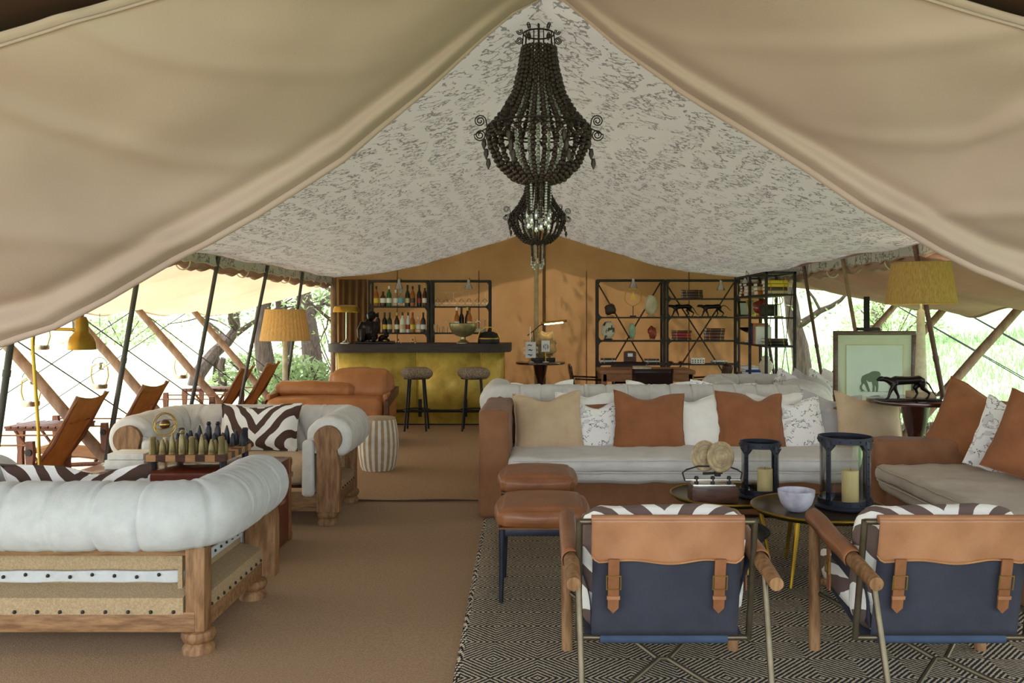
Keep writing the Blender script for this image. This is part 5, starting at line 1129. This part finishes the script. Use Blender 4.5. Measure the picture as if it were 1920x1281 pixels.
dchair('dark leather dining chair at the bookcase end of the games table', 2.38, 11.95, -PI/2); dchair('dark leather dining chair behind the games table under the fossil rack', 1.36, 12.40, 0)

# ------------------------------------------------------------------ lamp table, panther, ape picture
pedestal('dark round pedestal table carrying the raffia lamp and panther at the open side', 2.93, 6.62, .86, .355, 'mahogany')
t = thing('table_lamp', 'table lamp with straw raffia shade on a tapering bone column', 'lamp', (3.0, 6.68, .86))
MB().cbox((0, 0, .025), (.17, .17, .05), .004).build('base', 'bone_tan', t); MB().lathe([(.05, .05), (.042, .25), (.034, .45), (.028, .68), (.01, .70), (.01, .9)], 14).build('column', 'bone', t, smooth=50)
shade(t, .258, .212, .315, .738, 'raffia_dark', 84)
t = thing('panther_sculpture', 'dark bronze prowling panther on a thin plinth on the lamp table', 'sculpture', (2.80, 6.44, .86)); MB().cbox((.0, 0, .008), (.46, .10, .016), .003).build('plinth', 'bronze', t); cat_beast(t, .355, 'bronze', vox=.0055, loc=(-.01, 0, .012), tail='down')
ea = thing('picture_easel', 'dark wooden easel holding the ape picture behind the lamp table', 'easel', (3.20, 8.25, 0)); MB().cbox((0, .05, .85), (.05, .03, 1.68), .003).build('mast', 'black_iron', ea); MB().cbox((0, .01, 1.375), (.21, .06, .03), .003).build('top_clamp', 'black_iron', ea); MB().cbox((0, 0, .55), (.5, .08, .03), .003).build('ledge', 'black_iron', ea)
for a in (-1, 1): MB().tube([(a*.32, .02, 0), (a*.06, .05, 1.2)], .018, 8).build('leg', 'black_iron', ea)
MB().tube([(0, .45, 0), (0, .07, 1.2)], .016, 8).build('rear_leg', 'black_iron', ea)
pw, phh = .79, .79
pc = thing('framed_picture', 'brown framed drawing of a large ape facing a small child figure', 'picture', (3.245, 8.22, .568))
for a in (-1, 1):
    MB().cbox((a*(pw/2-.02), 0, phh/2), (.04, .035, phh), .004).build('frame_side', 'walnut', pc); MB().cbox((0, 0, phh/2+a*(phh/2-.02)), (pw, .036, .04), .004).build('frame_side', 'walnut', pc)
MB().box((0, .005, phh/2), (pw-.06, .006, phh-.06)).build('mat_board', 'mat_board', pc); MB().box((0, -.001, phh/2+.01), (.545, .006, .50)).build('paper_sheet', 'paper', pc)
for a in (-1, 1): MB().box((a*.274, -.004, phh/2+.01), (.005, .004, .505)).build('gilt_fillet', 'brass_soft', pc); MB().box((0, -.004, phh/2+.01+a*.25), (.55, .004, .005)).build('gilt_fillet', 'brass_soft', pc)
ap = MB(); Y0, Y1 = -.0075, -.0045
S = lambda P: [((x-470)/1000*.55/.32-.02, (600-z)/1000*.55/.32+.16) for x, z in P]
ape = [(395, 600), (345, 610), (320, 570), (325, 530), (345, 505), (338, 450), (355, 400), (400, 375), (450, 358), (490, 335), (540, 328), (585, 338), (608, 365), (605, 400), (618, 440), (600, 445), (580, 430), (575, 470), (577, 540), (572, 612), (540, 615), (548, 560), (530, 520), (525, 610), (495, 612), (500, 540), (488, 480), (440, 478), (410, 450), (430, 500), (450, 560), (465, 605), (435, 612), (415, 570), (395, 520), (370, 500), (350, 545), (360, 580)]
sc2 = .00070
def mp_(P): return [((x-520)*sc2-.005, (620-z)*sc2+.20) for x, z in P]
ap.prism(mp_(ape), Y0, Y1).build('ape_drawing', 'ink', pc, smooth=0)
kid = MB().prism(mp_([(705, 425), (712, 412), (735, 412), (742, 430), (735, 455), (725, 462), (738, 480), (735, 530), (728, 575), (720, 575), (722, 520), (708, 515), (706, 480), (716, 462), (706, 450)]), Y0, Y1).build('child_drawing', 'grey_linen', pc, smooth=0)
MB().tube([((x-520)*sc2-.005, -.0055, (620-614)*sc2+.20+.002*math.sin(x*.1)) for x in range(315, 760, 20)], .0015, 4).build('ground_line', 'ink', pc)
MB().box((0, -.011, phh/2), (pw-.07, .002, phh-.07)).build('glass', 'acrylic', pc)

# ------------------------------------------------------------------ tray tables and what stands on them
def tray(label, X, Y, z, r, mat, rim, n=3, a0=.5):
    t = thing('tray_table', label, 'table', (X, Y, .03), 0, 'round tray tables'); h = z-.03
    MB().lathe([(.01, h-.012), (r-.02, h-.012), (r, h+.012), (r-.004, h+.014), (r-.022, h-.002), (.01, h)], 48).build('tray', mat, t, smooth=50)
    MB().tube([(r*math.cos(k*PI/32), r*math.sin(k*PI/32), h+.013) for k in range(64)], .006, 6, closed=True).build('rim', rim, t)
    for q in range(n): a = a0+q*2*PI/n; MB().tube([(r*.9*math.cos(a), r*.9*math.sin(a), 0), (r*.68*math.cos(a), r*.68*math.sin(a), h-.01)], [.009, .017], 8).build('leg', rim, t)
    MB().tube([(r*.6*math.cos(k*PI/16), r*.6*math.sin(k*PI/16), h-.02) for k in range(32)], .008, 6, closed=True).build('support_ring', rim, t)
    return t
tray('bronze tray table carrying the quartz bowl and tall lantern', 1.60, 4.85, .405, .375, 'bronze_tray', 'gold_rim', 3, 3.95)
tray('bronze tray table carrying the brass balance and lower lantern', 1.20, 5.40, .365, .355, 'bronze_tray', 'gold_rim', 3, 1.2)
tray('low black tray table behind the lounge chair', .92, 4.72, .31, .35, 'black_iron', 'iron_blue', 3, 2.4)
t = thing('quartz_bowl', 'cloudy grey quartz bowl on the bronze tray', 'bowl', (1.455, 4.80, .408)); MB().lathe([(.045, 0), (.06, .008), (.085, .04), (.10, .085), (.103, .115), (.095, .115), (.09, .085), (.07, .045), (.001, .03)], 32, M=None).build('bowl', 'quartz', t); MB().lathe([(.046, -.0005), (.046, .006)], 20).build('foot', 'quartz', t)
def hlantern(label, X, Y, z, r, h, ch, group='iron and glass lanterns'):
    t = thing('candle_lantern', label, 'lantern', (X, Y, z), .25, group)
    MB().lathe([(r+.02, 0), (r+.022, .008), (r+.012, .022), (r-.03, .024), (.01, .024)], 40).build('base', 'iron_blue', t)
    MB().lathe([(r-.006, .024), (r-.006, h-.02), (r-.009, h-.02), (r-.009, .026)], 40).build('glass_cylinder', 'glass', t, smooth=60)
    for zz, hh in ((.022, .03), (h-.035, .035)): o = MB(); o.lathe([(r-.004, zz), (r+.004, zz), (r+.004, zz+hh), (r-.004, zz+hh), (r-.004, zz)], 40); o.build('iron_band', 'iron_blue', t, smooth=50)
    for k in range(4):
        a = k*PI/2+.35; M = Matrix.Rotation(a, 4, 'Z')
        sp = MB().cbox((r+.004, 0, h/2), (.008, .028, h-.03), .002, M=M).build('strap', 'iron_blue', t)
        MB().prism([(-.05, h-.035), (.05, h-.035), (.014, h-.075), (-.014, h-.075)], -.003, .003, M @ Matrix.Translation((r+.004, 0, 0)) @ Matrix.Rotation(PI/2, 4, 'Z')).build('bracket_plate', 'iron_blue', sp)
        rv = MB()
        for q in range(8): rv.ball((r+.01, 0, .06+q*(h-.12)/7), .005, 6, M)
        rv.build('rivets', 'iron', sp, kind='stuff')
    rv = MB()
    for q in range(16): rv.ball((r+.006, 0, h-.018), .005, 6, Matrix.Rotation(q*PI/8, 4, 'Z')); rv.ball((r+.006, 0, .036), .005, 6, Matrix.Rotation(q*PI/8, 4, 'Z'))
    rv.build('band_rivets', 'iron', t, kind='stuff')
    c = thing('pillar_candle', 'ivory pillar candle standing inside the ' + ('tall' if h > .36 else 'lower') + ' lantern', 'candle', (X+.03, Y, z+.025), 0, 'pillar candles')
    MB().lathe([(.046, 0), (.047, .004), (.047, ch-.004), (.043, ch), (.03, ch-.006), (.001, ch-.008)], 24).build('wax', 'candle', c); MB().tube([(0, 0, ch-.008), (.002, 0, ch+.008)], .0015, 5).build('wick', 'ink', c)
hlantern('tall iron strapped glass lantern on the quartz bowl table', 1.765, 4.90, .408, .145, .405, .185)
hlantern('lower iron strapped glass lantern beside the brass balance', 1.40, 5.37, .368, .122, .345, .15)
t = thing('ammonite_balance', 'pair of sliced ammonites on wire arms over a brass balance and wooden box', 'ornament', (1.075, 5.24, .368))
MB().cbox((0, 0, .045), (.28, .17, .09), .004).build('box', 'walnut', t); MB().cbox((0, 0, .098), (.26, .11, .016), .003).build('plate', 'silver', t); MB().cbox((0, 0, .125), (.34, .025, .012), .002).build('beam', 'silver', t)
for x in (-.10, .0, .10): MB().lathe([(.014, .105), (.014, .14), (.01, .15)], 10, (x, 0, 0)).build('post', 'iron', t)
MB().tube([(-.06, 0, .165), (.06, 0, .17)], .008, 8).build('cross_arm', 'iron', t); MB().lathe([(.02, .15), (.022, .19), (.01, .2)], 12, (.03, 0, 0)).build('knob', 'iron', t)
MB().tube([(-.17, 0, .12), (-.185, 0, .17), (-.16, 0, .19), (-.09, 0, .21), (-.02, 0, .21)], .005, 6).build('wire_arm', 'iron', t, smooth=80); MB().tube([(.17, 0, .12), (.18, 0, .17), (.15, 0, .19), (.09, 0, .21), (.05, 0, .24)], .005, 6).build('wire_arm', 'iron', t, smooth=80)
for x, y in ((-.045, .02), (.045, -.02)):
    o = MB().lathe([(.001, -.012), (.08, -.01), (.088, 0), (.08, .01), (.001, .012)], 28).build('ammonite', 'ammonite', t); o.rotation_euler = (PI/2, 0, 0); o.location = (x, y, .27); o.scale = (.95, 1.1, 1)
    sp = MB().tube([((.075*(1-k/60))*math.cos(k*.32), (.075*(1-k/60))*math.sin(k*.32), .012) for k in range(56)], [.006*(1-k/70) for k in range(56)], 5).build('spiral_rib', 'bone_tan', o, smooth=80)

# ------------------------------------------------------------------ beaded chandeliers
def spiral(c, r, s, plane, n=26, turns=2.1):
    return [Vector(c)+plane[0]*(r*(1-.8*k/n)*math.cos(turns*2*PI*k/n)*s)+plane[1]*(r*(1-.8*k/n)*math.sin(turns*2*PI*k/n)) for k in range(n+1)]
def chandelier():
    t = thing('bead_chandelier', 'large dark wooden bead chandelier with crystal drops hung from the ridge', 'chandelier', (.005, 3.9, 2.81), 0, 'beaded chandeliers')
    random.seed(77)
    def beads(pts, r, mat, name='bead_strand', alt=None):
        m = MB(); L = [0]
        for a, b in zip(pts, pts[1:]): L.append(L[-1]+(Vector(b)-Vector(a)).length)
        s = 0
        while s <= L[-1]:
            for i in range(len(pts)-1):
                if s <= L[i+1]: q = (s-L[i])/max(1e-6, L[i+1]-L[i]); p = Vector(pts[i]).lerp(Vector(pts[i+1]), q); break
            rr = r*random.uniform(.85, 1.15)*(1+.25*s/L[-1]); m.ball(p, rr, 6); s += rr*1.85
        return m.build(name, mat, t, smooth=80, fix=False)
    def ring(r, z, th): MB().tube([(r*math.cos(k*PI/18), r*math.sin(k*PI/18), z) for k in range(36)], th, 6, closed=True).build('wire_ring', 'wire', t)
    ring(.07, -.02, .004); ring(.075, -.09, .004); ring(.235, -.45, .005); ring(.062, -.695, .005); ring(.225, -.47, .004)
    MB().tube([(0, 0, .03), (0, 0, -.72)], .005, 6).build('hanging_rod', 'wire', t)
    for k in range(10): a = k*PI/5; MB().tube([(.07*math.cos(a), .07*math.sin(a), -.02), (.075*math.cos(a), .075*math.sin(a), -.09), (.10*math.cos(a), .10*math.sin(a), -.25), (.15*math.cos(a), .15*math.sin(a), -.36), (.235*math.cos(a), .235*math.sin(a), -.45)], .0025, 4).build('frame_wire', 'wire', t)
    for k in range(26):
        a = k*2*PI/26; c, s = math.cos(a), math.sin(a)
        beads([(.075*c, .075*s, -.09), (.088*c, .088*s, -.18), (.115*c, .115*s, -.29), (.165*c, .165*s, -.38), (.228*c, .228*s, -.455)], .0105, 'bead')
        beads([(.232*c, .232*s, -.46), (.225*c, .225*s, -.53), (.185*c, .185*s, -.62), (.12*c, .12*s, -.68), (.06*c, .06*s, -.70)], .0105, 'bead')
    for k in range(7):
        a = k*2*PI/7+.2; c, s = math.cos(a), math.sin(a)
        beads([(.05*c, .05*s, -.10), (.06*c, .06*s, -.22), (.09*c, .09*s, -.34), (.11*c, .11*s, -.45), (.10*c, .10*s, -.56), (.05*c, .05*s, -.68)], .008, 'crystal', 'crystal_strand')
    for k in range(12):                                               # swags with leaf drops on the widest ring
        a0, a1 = k*PI/6, (k+1)*PI/6
        beads([(.235*math.cos(lerp(a0, a1, q/6)), .235*math.sin(lerp(a0, a1, q/6)), -.46-.05*math.sin(q/6*PI)) for q in range(7)], .008, 'bead', 'bead_swag')
        if k % 2 == 0:
            c, s = math.cos(a0), math.sin(a0); m = MB()
            for q in range(3):
                zz = -.50-.045*q; m.lathe([(.002, -.05), (.012, -.025), (.008, 0)], 6, (.24*c+.01*(q-1), .24*s, zz))
            m.build('carved_drop', 'bead', t); pl = (Vector((c, s, 0)), Vector((0, 0, 1)))
            for sg in (1, -1): MB().tube([(.235*c, .235*s, -.45)]+spiral((.268*c, .268*s, -.45+sg*.032), .028, -sg if sg > 0 else 1, (pl[0], pl[1]*sg)), .003, 5, cap=False).build('wire_scroll', 'wire', t, smooth=80)
            for sg in (1, -1): MB().tube(spiral((.088*c, .088*s, -.03+sg*.02), .018, 1, (pl[0], pl[1]*sg), 18), .0025, 4, cap=False).build('crown_scroll', 'wire', t, smooth=80)
    for k in range(14):                                              # crystal tail
        a = k*2*PI/14; c, s = math.cos(a), math.sin(a); r0 = .056; L = .10+.07*((k*5) % 7)/7
        beads([(r0*c, r0*s, -.705), (r0*c*.9, r0*s*.9, -.705-L)], .006, 'bead' if k % 3 else 'crystal', 'tail_strand')
        MB().lathe([(.001, 0), (.007, .006), (.009, .02), (.004, .045), (.001, .05)], 6, (r0*c*.9, r0*s*.9, -.765-L)).build('crystal_drop', 'crystal', t)
    MB().lathe([(.008, 0), (.008, .10), (.012, .105), (.004, .14)], 8, (0, 0, -.5)).build('candle_bulb', 'bone_white', t)
    return t
ch1 = chandelier()
dup(ch1, (.0, 7.2, 2.81), .25, 'smaller looking bead chandelier hung farther along the ridge toward the ochre wall')
